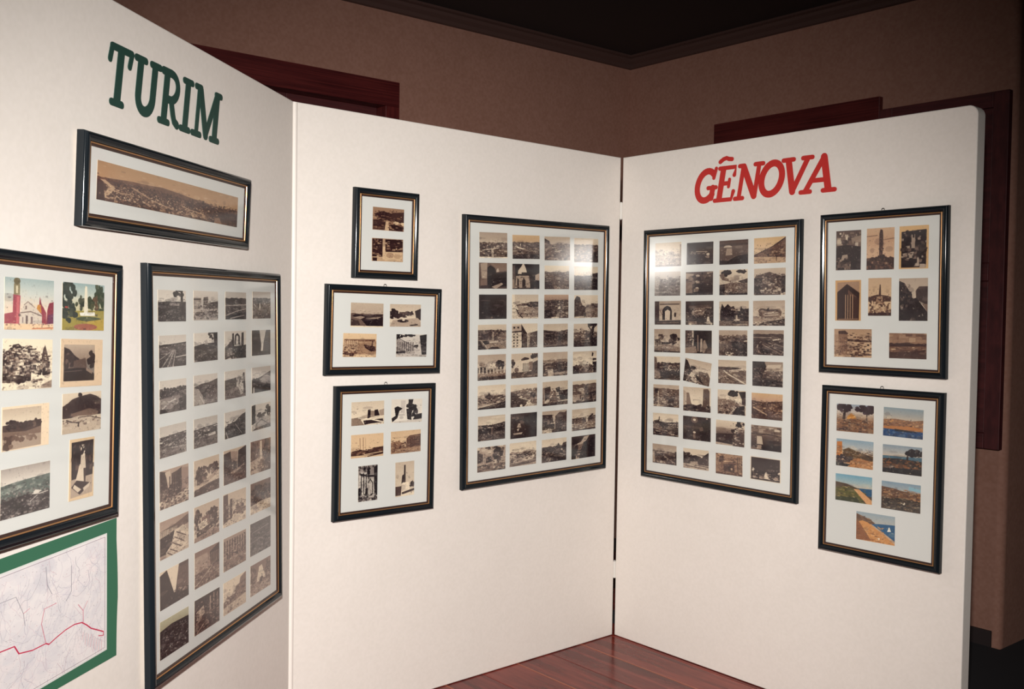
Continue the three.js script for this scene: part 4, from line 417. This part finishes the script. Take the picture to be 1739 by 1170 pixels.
function pen(g, kind, aspect = 1) {
  const tone = kind[0], busy = kind[1] === '-' ? 0.22 : 1;
  const [lo, mid, hi] = TONE[tone] ?? TONE.w;
  const col = (t) => (/^[0-9a-f]{6}$/.test(t) ? '#' + t : shade(+t));
  const shade = (v) => { const k = Math.max(0, Math.min(1, v / 9)), q = k < 0.5 ? (2 * k) ** 1.5 : 1 - (2 - 2 * k) ** 1.5, [x, y] = k < 0.5 ? [lo, mid] : [mid, hi]; return `rgb(${x.map((a, i) => Math.round(a + (y[i] - a) * q)).join(',')})`; };
  const between = (a, b) => { if (/^[0-9a-f]{6}$/.test(a)) { const k = rnd(), p = (s, i) => parseInt(s.slice(i * 2, i * 2 + 2), 16); return `rgb(${[0, 1, 2].map((i) => Math.round(p(a, i) + (p(b, i) - p(a, i)) * k)).join(',')})`; } return shade(+a - 0.5 + (+b - +a + 1.4) * rnd() ** 1.25); };
  const poly = (p) => { g.beginPath(); for (let i = 0; i + 1 < p.length; i += 2) g[i ? 'lineTo' : 'moveTo'](p[i], p[i + 1]); };
  const oval = (x, y, rx, ry) => { g.beginPath(); g.ellipse(x, y, rx, ry, 0, 0, Math.PI * 2); g.fill(); };
  const N = (a) => a.map(Number);
  const ops = {
    c(a) { g.fillStyle = col(a[0]); g.fillRect(0, 0, 1, 1); },
    S(a) { const q = g.createLinearGradient(0, 0, 0, 0.6); q.addColorStop(0, col(a[0])); q.addColorStop(1, col(a[1])); g.fillStyle = q; g.fillRect(0, 0, 1, 1); },
    G(a) { const q = g.createLinearGradient(0, 0, 0, 0.6); a.forEach((c, i) => q.addColorStop(i / (a.length - 1), col(c))); g.fillStyle = q; g.fillRect(0, 0, 1, 1); },
    G9(a) { const [x, y, w, h] = N(a), q = g.createLinearGradient(0, y, 0, y + h); q.addColorStop(0, col(a[4])); q.addColorStop(1, col(a[5])); g.fillStyle = q; g.fillRect(x, y, w, h); },
    c2(a) { const h = +a[1]; for (let i = 0; i < 5; i++) { g.globalAlpha = 0.35; g.fillStyle = col(a[0]); oval(0.1 + rnd() * 0.8, h * (0.2 + rnd() * 0.7), 0.12 + rnd() * 0.12, h * 0.12); } g.globalAlpha = 1; },
    P(a) { g.fillStyle = col(a[0]); poly(N(a.slice(1))); g.closePath(); g.fill(); },
    E(a) { g.fillStyle = col(a[0]); oval(...N(a.slice(1, 5))); },
    L(a) { g.lineWidth = +a[0]; g.strokeStyle = col(a[1]); poly(N(a.slice(2))); g.stroke(); },
    H(a) { const y = +a[0], amp = +a[2], x0 = +(a[3] ?? 0), p = [x0, 1]; for (let i = 0; i <= 14; i++) p.push(x0 + (1 - x0) * i / 14, y + (rnd() - 0.5) * amp * 2); p.push(1, 1); g.fillStyle = col(a[1]); poly(p); g.closePath(); g.fill(); },
    F(a) { const [x, y, rx, ry, n] = N(a.slice(1, 6)); for (let i = 0; i < n; i++) { const t = rnd() * 6.283, r = Math.sqrt(rnd()); g.fillStyle = i % 4 ? col(a[0]) : between(a[0], a[6]); oval(x + Math.cos(t) * r * rx, y + Math.sin(t) * r * ry, 0.012 + rnd() * 0.03 + rx * 0.1, 0.016 + rnd() * 0.035 + ry * 0.1); } },
    f(a) { const [x, y, rx, ry, n, s] = N(a.slice(1, 7)); g.fillStyle = col(a[0]); for (let i = 0; i < n; i++) { const t = rnd() * 6.283, r = Math.sqrt(rnd()); oval(x + Math.cos(t) * r * rx, y + Math.sin(t) * r * ry, s * (0.2 + rnd() * 0.35), s * (0.18 + rnd() * 0.32)); } },
    m(a) { const [x0, y0, x1, y1] = N(a), n = +a[6], s = +a[7]; for (let i = 0; i < n; i++) { const y = y0 + (y1 - y0) * rnd(), q = s * (0.6 + 0.8 * (y - y0) / Math.max(0.01, y1 - y0)); g.globalAlpha = 0.7 + rnd() * 0.3; g.fillStyle = between(a[4], a[5]); g.fillRect(x0 + (x1 - x0) * rnd() - q / 2, y - q / 2, q * (0.6 + rnd() * 1.2) / aspect, q * (0.4 + rnd() * 0.7)); } g.globalAlpha = 1; },
    k(a) { const [x, y, w, h, n] = N(a); g.fillStyle = col(a[5]); for (let i = 0; i < n; i++) g.fillRect(x + w * (i + 0.3) / n, y, w * 0.42 / n, h); },
    W(a) { const [x, y, w, h, nx, ny] = N(a); g.fillStyle = col(a[6]); for (let i = 0; i < nx; i++) for (let j = 0; j < ny; j++) g.fillRect(x + w * (i + 0.25) / nx, y + h * (j + 0.2) / ny, w * 0.45 / nx, h * 0.5 / ny); },
    B(a) { const m = +a[1]; g.fillStyle = col(a[0]); g.fillRect(0, 0, 1, m); g.fillRect(0, 1 - m, 1, m); g.fillRect(0, 0, m, 1); g.fillRect(1 - m, 0, m, 1); },
  };
  ops.e = ops.E;
  return (text) => {
    for (const step of text.split(';')) { const [, op, rest] = /^\s*([A-Za-z]\d?)\s*(.*)$/.exec(step); ops[op](rest.trim().split(/\s+/)); }
    // uneven tones and small broken lights and darks of an old photograph, then its grain
    const plain = /^c /.test(text), dark = col(tone === 'c' ? '2a2228' : '0.4'), pale = col(tone === 'c' ? 'dcc8a4' : '8');
    for (let i = 0; i < (plain ? 0 : 44 * busy); i++) { g.globalAlpha = 0.07 + rnd() * 0.12; g.fillStyle = rnd() < 0.55 ? dark : pale; oval(rnd(), 0.24 + rnd() * 0.76, (0.04 + rnd() * 0.12) / aspect, 0.02 + rnd() * 0.06); }
    for (let i = 0; i < (plain ? 0 : 320 * busy); i++) { const y = 0.26 + 0.74 * rnd() ** 0.8, q = 0.008 + rnd() * 0.034; g.globalAlpha = 0.16 + rnd() * 0.34; g.fillStyle = rnd() < 0.56 ? dark : pale; g.fillRect(rnd() - q / 2, y, q * (0.5 + rnd() * 1.2) / aspect, q * (0.3 + rnd() * 0.9)); }
    for (let i = 0; i < 260; i++) { g.globalAlpha = 0.05 + rnd() * 0.1; g.fillStyle = rnd() < 0.5 ? '#1c1618' : '#f2e6d0'; const s = 0.006 + rnd() * 0.02; g.fillRect(rnd(), rnd(), s, s * 1.4); }
    g.globalAlpha = 1;
  };
}
let slot = 0;
function drawCard(line) {
  const [tone, steps, shows] = line.trim().split('|'), x = (slot % COLS) * CW, y = Math.floor(slot / COLS) * CH; slot++;
  ink.save(); ink.beginPath(); ink.rect(x, y, CW, CH); ink.clip(); ink.translate(x, y); ink.scale(CW, CH); ink.lineJoin = 'round';
  pen(ink, tone)(steps); ink.restore();
  return { uv: [(x + 1) / SHEET, 1 - (y + CH - 1) / SHEET, (x + CW - 1) / SHEET, 1 - (y + 1) / SHEET], shows };
}
const canvasTexture = (c) => { const t = new THREE.CanvasTexture(c); t.colorSpace = THREE.SRGBColorSpace; t.magFilter = THREE.LinearFilter; return t; };
M.print = new THREE.MeshPhysicalMaterial({ map: canvasTexture(atlas), roughness: 0.7, specularIntensity: 0.25 });
// the long panorama has a sheet of its own
const strip = document.createElement('canvas'); strip.width = 1024; strip.height = 128;
{
  const g = strip.getContext('2d'); g.scale(1024, 128);
  pen(g, 's', 5)('G a98560 b08a66 b8926c;P 3.6 0 .42 .1 .38 .2 .34 .3 .33 .4 .3 .5 .34 .62 .4 .74 .44 .82 .5 .9 .47 1 .46 1 1 0 1;P 2.6 0 .46 .12 .44 .3 .42 .5 .46 .7 .54 .84 .58 1 .56 1 1 0 1;m 0 .4 1 .66 .6 3.4 500 .05;m .04 .52 .96 1 .6 5.6 900 .045;L .03 6.4 .03 .46 .09 .62 .05 .84;L .022 6.2 .06 .66 .14 .72 .2 .7;L .02 5.6 .2 .5 .32 .7;L .02 6 .34 .74 .48 .86;L .02 6 .54 .7 .6 .76 .7 .8;L .018 5.6 .6 .84 .72 .9;m .06 .56 .5 .9 5 8.4 160 .03;m .5 .66 .72 .95 5 7.4 90 .03;P 1.6 0 .48 .03 .5 .05 1 0 1;P 1.8 .84 .6 1 .58 1 1 .8 1;m .8 .6 1 1 .4 3 90 .05;P 4.6 .8 .84 .84 .8 .86 1 .8 1');
}
M.panorama = new THREE.MeshPhysicalMaterial({ map: canvasTexture(strip), roughness: 0.7, specularIntensity: 0.25 });

// ---------------------------------------------------------------- picture frames
// centre on the panel (m along it, m up), turn and lean in degrees, outer size (m); cards: centre, size in mm, turn in degrees
const FRAMES = {
  A1: { panel: 'A', at: [-0.8370, 1.7700], roll: 0.38, lean: 2.31, size: [0.8573, 0.2099],
    cards: [[-7, 1, 726, 88, -0.4]] },
  A2: { panel: 'A', at: [-1.3427, 1.2966], roll: -1.55, lean: 0.08, size: [0.4599, 0.5881],
    cards: [[-99, 189, 155, 103, 0.3], [87, 190, 157, 103, 0.1], [-101, 68, 156, 101, -0.5], [84, 67, 156, 104, -0.6], [-104, -58, 148, 87, 0.3], [88, -42, 145, 87, 0.2], [-101, -186, 155, 99, 0.3], [90, -167, 93, 134, -0.4]] },
  A3: { panel: 'A', at: [-0.5701, 1.0622], roll: 0.42, lean: -0.58, size: [0.8332, 1.0725],
    cards: [[-287, 430, 146, 81, -0.4], [-98, 431, 146, 81, -0.4], [93, 431, 142, 81, -0.3], [280, 433, 139, 84, -0.1], [-286, 313, 142, 82, -0.3], [-100, 316, 141, 79, -0.1], [89, 315, 145, 82, -0.4], [275, 315, 143, 79, -0.4], [-286, 196, 140, 84, -0.6], [-103, 198, 142, 83, -0.5], [86, 198, 142, 82, -0.0], [274, 199, 144, 79, -0.3], [-288, 81, 140, 80, 0.2], [-105, 80, 142, 80, -0.5], [83, 80, 142, 77, -0.2], [272, 82, 146, 80, -0.4], [-284, -42, 152, 99, -0.3], [-101, -43, 152, 98, -0.4], [80, -43, 154, 100, -0.5], [266, -43, 155, 102, -1.3], [-286, -171, 152, 98, -0.1], [-103, -170, 151, 97, -0.2], [76, -169, 155, 96, -1.1], [264, -170, 155, 96, -0.8], [-288, -300, 152, 98, 0.1], [-103, -297, 150, 100, -0.8], [75, -298, 154, 97, -0.8], [261, -297, 158, 101, -0.8], [-290, -428, 152, 98, -0.7], [-105, -427, 152, 97, -0.9], [73, -427, 154, 96, -0.7], [260, -425, 156, 96, -1.0]] },
  B1: { panel: 'B', at: [-1.3026, 1.7659], roll: -0.04, lean: 1.08, size: [0.2843, 0.3261],
    cards: [[6, 57, 139, 83, 0.0], [5, -56, 139, 84, 0.6]] },
  B2: { panel: 'B', at: [-1.3018, 1.4129], roll: -0.61, lean: 0.23, size: [0.5107, 0.3259],
    cards: [[-82, 55, 141, 88, -0.1], [89, 57, 142, 84, 0.5], [-111, -55, 143, 86, -0.8], [120, -56, 141, 85, -0.1]] },
  B3: { panel: 'B', at: [-1.2933, 0.9681], roll: -0.48, lean: -0.02, size: [0.4477, 0.4882],
    cards: [[-83, 141, 142, 86, 0.5], [92, 142, 142, 88, -1.0], [-83, 22, 141, 85, 0.2], [90, 25, 138, 84, 0.7], [-78, -117, 84, 131, 0.3], [88, -116, 87, 130, 1.0]] },
  B4: { panel: 'B', at: [-0.5188, 1.3290], roll: 0.78, lean: 0.53, size: [0.8343, 1.0935],
    cards: [[-263, 431, 148, 102, 1.3], [-84, 431, 153, 98, 1.4], [97, 432, 152, 100, 1.5], [275, 431, 151, 104, 1.1], [-264, 308, 149, 104, 0.8], [-83, 309, 153, 104, 0.9], [97, 309, 147, 100, 0.8], [276, 309, 149, 103, 0.8], [-263, 183, 148, 99, 0.5], [-85, 184, 148, 100, 0.5], [96, 185, 145, 101, 0.6], [279, 185, 149, 100, 0.5], [-265, 61, 151, 100, 0.4], [-86, 63, 144, 100, 0.2], [94, 61, 145, 99, 0.4], [278, 59, 149, 101, 0.3], [-265, -62, 150, 103, 0.2], [-85, -62, 150, 102, 0.2], [94, -62, 147, 102, 0.0], [276, -61, 150, 97, 0.3], [-264, -183, 149, 97, -0.0], [-87, -187, 150, 93, 0.2], [96, -188, 151, 103, 0.4], [277, -191, 150, 98, 0.7], [-263, -309, 146, 100, 0.1], [-86, -313, 150, 104, -0.2], [94, -310, 147, 94, 0.1], [275, -314, 149, 94, 0.2], [-262, -435, 151, 100, -0.1], [-88, -432, 150, 98, -0.1], [94, -434, 148, 99, 0.1], [275, -436, 151, 100, 0.5]] },
  C1: { panel: 'C', at: [0.5726, 1.3125], roll: 0.07, lean: 0.43, size: [0.8057, 1.0928],
    cards: [[-264, 435, 147, 103, 0.2], [-89, 434, 141, 92, 0.2], [85, 432, 144, 98, 0.5], [259, 433, 148, 101, 0.6], [-266, 309, 146, 104, 0.3], [-90, 308, 145, 98, 0.5], [86, 310, 141, 103, 0.4], [261, 310, 147, 105, 0.6], [-262, 183, 149, 102, 0.8], [-87, 184, 149, 100, 0.8], [91, 183, 148, 101, 0.8], [260, 186, 149, 99, 0.9], [-263, 62, 148, 101, 0.9], [-90, 62, 142, 97, 0.7], [89, 63, 142, 104, 0.9], [260, 70, 143, 99, 0.6], [-261, -57, 147, 101, 1.2], [-94, -65, 142, 98, -7.3], [87, -55, 140, 96, 0.8], [259, -54, 143, 98, 0.7], [-264, -178, 147, 96, 1.3], [-94, -181, 147, 102, 0.8], [87, -179, 141, 100, 0.9], [259, -182, 146, 102, 0.6], [-265, -304, 145, 97, 1.3], [-92, -304, 149, 100, 0.7], [82, -306, 144, 101, 0.2], [258, -308, 144, 97, 0.4], [-269, -434, 137, 84, 1.0], [-94, -434, 137, 84, 0.9], [79, -435, 135, 85, 1.1], [257, -432, 143, 92, 0.3]] },
  C2: { panel: 'C', at: [1.3038, 1.5750], roll: 0.27, lean: 0.92, size: [0.4887, 0.5884],
    cards: [[-129, 158, 101, 144, -0.1], [-3, 158, 106, 148, -0.1], [122, 158, 107, 149, -0.2], [-128, -25, 104, 148, 0.3], [-3, -13, 89, 135, 0.2], [123, -23, 105, 148, 0.3], [-107, -181, 151, 103, 0.5], [105, -185, 138, 89, 0.4]] },
  C3: { panel: 'C', at: [1.3138, 0.9262], roll: 0.38, lean: -0.70, size: [0.4699, 0.6165],
    cards: [[-98, 193, 149, 101, 0.7], [88, 193, 148, 102, -0.3], [-96, 64, 149, 100, 0.1], [88, 63, 146, 99, 0.6], [-96, -64, 147, 98, 0.8], [87, -67, 146, 98, 0.4], [-6, -193, 150, 102, 0.7]] },
};
const LABEL = {
  A1: 'long black frame with one brown panorama, hanging under the TURIM lettering',
  A2: 'black frame above the green-edged map, holding coloured church and fountain postcards',
  A3: 'tall black frame of four postcard columns on the left panel, right of the map',
  B1: 'small upright black frame with two brown postcards, topmost of three on the middle panel',
  B2: 'black frame wider than tall with four postcards, between two other small frames',
  B3: 'upright black frame of six postcards, lowest of the three stacked on the middle panel',
  B4: 'large black frame of many postcards on the middle panel, beside the open joint',
  C1: 'large black frame of many postcards below the red GÊNOVA, one postcard hanging crooked',
  C2: 'black frame of eight brown postcards with a lighthouse tower, above the coloured seaside ones',
  C3: 'black frame of seven coloured seaside postcards, lower right on the right panel',
};
// moulding: [in from the outer edge, out from the wall]
const RAIL = [[0, 0.001], [0, 0.0165], [0.0012, 0.0205], [0.0045, 0.0245], [0.0095, 0.026], [0.0145, 0.025], [0.0185, 0.022], [0.0205, 0.0192], [0.0215, 0.018]];
const GILT = [[0.0212, 0.0184], [0.0215, 0.0199], [0.0224, 0.0206], [0.0234, 0.0206], [0.0243, 0.0199], [0.0247, 0.0184]];
const LIP = [[0.0248, 0.0184], [0.0262, 0.0186], [0.0296, 0.0176], [0.0306, 0.0168], [0.0306, 0.0145]];
const MOULD = 0.0306, MAT_Z = 0.0146, GLASS_Z = 0.0162;
function lengths(w, h, profile) {
  return [0, 1, 2, 3].map((k) => {
    const cx = [-1, 1, 1, -1], cy = [1, 1, -1, -1], a = k, b = (k + 1) % 4, pos = [];
    const P = (c, [d, z]) => [cx[c] * (w / 2 - d), cy[c] * (h / 2 - d), z];
    for (let i = 0; i + 1 < profile.length; i++) { const p = P(a, profile[i]), q = P(b, profile[i]), r = P(b, profile[i + 1]), s = P(a, profile[i + 1]); pos.push(...p, ...r, ...q, ...p, ...s, ...r); }
    const g = new THREE.BufferGeometry(); g.setAttribute('position', new THREE.Float32BufferAttribute(pos, 3)); g.computeVertexNormals();
    return toCreasedNormals(g, 0.75);
  });
}
const paper6 = (front) => [M.paper, M.paper, M.paper, M.paper, front, M.paper];
for (const [key, f] of Object.entries(FRAMES)) {
  const p = PANEL[f.panel], [w, h] = f.size, lean = f.lean * Math.PI / 180, t = thing('picture_frame', LABEL[key], 'picture frame', 'framed postcard displays');
  const n = V3(Math.sin(p.turn), 0, Math.cos(p.turn));
  t.position.copy(p.at).addScaledVector(p.r, f.at[0]).setY(f.at[1]).addScaledVector(n, h / 2 * Math.abs(Math.sin(lean)) + 0.0005);
  t.rotation.order = 'YXZ'; t.rotation.set(lean, p.turn, f.roll * Math.PI / 180);
  lengths(w, h, RAIL).forEach((g) => mesh('frame_rail', g, M.black, t));
  mesh('gilt_fillet', mergeGeometries(lengths(w, h, GILT)), M.gilt, t);
  mesh('inner_lip', mergeGeometries(lengths(w, h, LIP)), M.lip, t);
  mesh('backing_board', box(-w / 2 + 0.002, w / 2 - 0.002, -h / 2 + 0.002, h / 2 - 0.002, 0.001, 0.006), M.paper, t);
  mesh('mat_board', box(-w / 2 + 0.018, w / 2 - 0.018, -h / 2 + 0.018, h / 2 - 0.018, 0.0062, MAT_Z), M.mat, t);
  mesh('glass', new THREE.PlaneGeometry(w - 2 * MOULD + 0.004, h - 2 * MOULD + 0.004).translate(0, 0, GLASS_Z), M.glass, t);
  if (/B2|B3|C2|C3/.test(key)) mesh('hanging_loop', new THREE.TorusGeometry(0.006, 0.0014, 6, 16).translate(0, h / 2 + 0.002, 0.006), M.steel, t);
  const lines = key === 'A1' ? ['|'] : CARDS[key].trim().split('\n');
  f.cards.forEach(([x, y, cw, ch, turn], i) => {
    const g = new THREE.BoxGeometry(cw / 1000, ch / 1000, 0.0007), uv = g.attributes.uv;
    let front = M.panorama, shows = 'brown panorama of a town below hills';
    if (key !== 'A1') {
      const c = drawCard(lines[i]); front = M.print; shows = c.shows;
      for (let k = 16; k < 20; k++) uv.setXY(k, c.uv[0] + (c.uv[2] - c.uv[0]) * uv.getX(k), c.uv[1] + (c.uv[3] - c.uv[1]) * uv.getY(k));
    }
    const m = mesh('postcard', g, paper6(front), t); m.position.set(x / 1000, y / 1000, MAT_Z + 0.0004); m.rotation.z = turn * Math.PI / 180;
    if (shows) m.userData.label = shows;
  });
}

// ---------------------------------------------------------------- the map under the left frame
{
  const c = document.createElement('canvas'); c.width = 1024; c.height = 632;
  const g = c.getContext('2d'); g.scale(1024, 632); g.fillStyle = '#e2dddd'; g.fillRect(0, 0, 1, 1); g.lineJoin = 'round'; g.lineCap = 'round';
  for (let i = 0; i < 220; i++) { g.globalAlpha = 0.1; g.fillStyle = i % 3 ? '#b9b4c6' : '#e9e4dc'; g.beginPath(); g.ellipse(rnd(), rnd(), 0.02 + rnd() * 0.05, 0.02 + rnd() * 0.1, rnd() * 3, 0, 7); g.fill(); }
  const wander = (x, y, n, s, a) => { g.beginPath(); g.moveTo(x, y); for (let i = 0; i < n; i++) { a += (rnd() - 0.5) * 1.1; x += Math.cos(a) * s; y += Math.sin(a) * s * 1.5; g.lineTo(x, y); } g.stroke(); };
  for (let i = 0; i < 150; i++) { g.globalAlpha = 0.2 + rnd() * 0.26; g.lineWidth = 0.0014 + rnd() * 0.0022; g.strokeStyle = ['#8b86a0', '#a49fb0', '#807a88', '#b08a98'][i % 4]; wander(0.1 + rnd() * 0.9, rnd(), 6 + rnd() * 14, 0.014, 1 + rnd() * 1.4); }
  for (let i = 0; i < 500; i++) { g.globalAlpha = 0.4; g.fillStyle = i % 5 ? '#77727f' : '#a05a68'; const s = 0.002 + rnd() * 0.003; g.fillRect(0.15 + rnd() * 0.85, rnd(), s * 1.6, s); }
  const line = (color, lw, alpha, p) => { g.globalAlpha = alpha; g.strokeStyle = color; g.lineWidth = lw; g.beginPath(); for (let i = 0; i < p.length; i += 2) g[i ? 'lineTo' : 'moveTo'](p[i], p[i + 1]); g.stroke(); };
  line('#6d6a78', 0.004, 0.6, [0.05, 0.2, 0.157, 0.203, 0.261, 0.207, 0.314, 0.358, 0.325, 0.455]);
  line('#6d6a78', 0.005, 0.6, [0.483, 0.071, 0.494, 0.219, 0.53, 0.306]); line('#6d6a78', 0.005, 0.6, [0.689, 0.143, 0.689, 0.354, 0.645, 0.414]);
  line('#c2556a', 0.005, 0.7, [0.483, 0.678, 0.448, 0.506, 0.471, 0.398, 0.566, 0.395]); line('#c2556a', 0.005, 0.7, [0.791, 0.659, 0.79, 0.564, 0.747, 0.493]);
  line('#c2556a', 0.004, 0.7, [0.314, 0.358, 0.36, 0.34]); line('#c2556a', 0.004, 0.7, [0.79, 0.564, 0.83, 0.5]);
  for (let i = 0; i < 16; i++) line(i % 2 ? '#b2566c' : '#7d6f86', 0.003, 0.6, [0.78 + i * 0.012, 0.7 + i * 0.012 + rnd() * 0.05, 0.77 + i * 0.012, 0.76 + i * 0.016 + rnd() * 0.06]);
  line('#bb2a4c', 0.009, 1, [0, 0.6, 0.07, 0.57, 0.156, 0.565, 0.25, 0.576, 0.281, 0.647, 0.38, 0.676, 0.483, 0.678, 0.506, 0.697, 0.57, 0.672, 0.639, 0.651, 0.715, 0.643, 0.78, 0.66, 0.82, 0.7, 0.86, 0.749, 0.974, 0.836]);
  line('#bb2a4c', 0.006, 1, [0.974, 0.836, 0.974, 0.87, 0.93, 0.85]);
  g.globalAlpha = 1; g.strokeStyle = '#6f5f6a'; g.lineWidth = 0.003; g.strokeRect(0.012, 0.016, 0.976, 0.968);
  const p = PANEL.A, t = thing('map_poster', 'green-edged paper map with a red route line, hung low on the left panel', 'map');
  t.position.copy(p.at).addScaledVector(p.r, -1.355).setY(0.818); t.rotation.y = p.turn;
  const X = (u) => u + 1.355, Y = (v) => v - 0.818;
  const s = new THREE.Shape(); s.moveTo(X(-1.622), Y(0.664)); s.lineTo(X(-1.324), Y(0.657)); s.lineTo(X(-1.092), Y(0.652));
  s.quadraticCurveTo(X(-1.092), Y(0.73), X(-1.0865), Y(0.79)); s.quadraticCurveTo(X(-1.086), Y(0.86), X(-1.0925), Y(0.93)); s.lineTo(X(-1.092), Y(0.983)); s.lineTo(X(-1.622), Y(0.986)); s.closePath();
  mesh('green_sheet', new THREE.ExtrudeGeometry(s, { depth: 0.0006, bevelEnabled: false }).translate(0, 0, 0.0003), M.sheet = new THREE.MeshStandardMaterial({ color: rgb(0.03, 0.135, 0.075), roughness: 0.6 }), t);
  mesh('white_margin', box(X(-1.578), X(-1.1335), Y(0.6795), Y(0.9555), 0.0009, 0.0013), M.mat, t);
  const pr = new THREE.PlaneGeometry(0.437, 0.269).translate(X(-1.3555), Y(0.8175), 0.0015);
  mesh('map_print', pr, new THREE.MeshStandardMaterial({ map: canvasTexture(c), roughness: 0.55 }), t);
}
renderer.render(scene, camera);
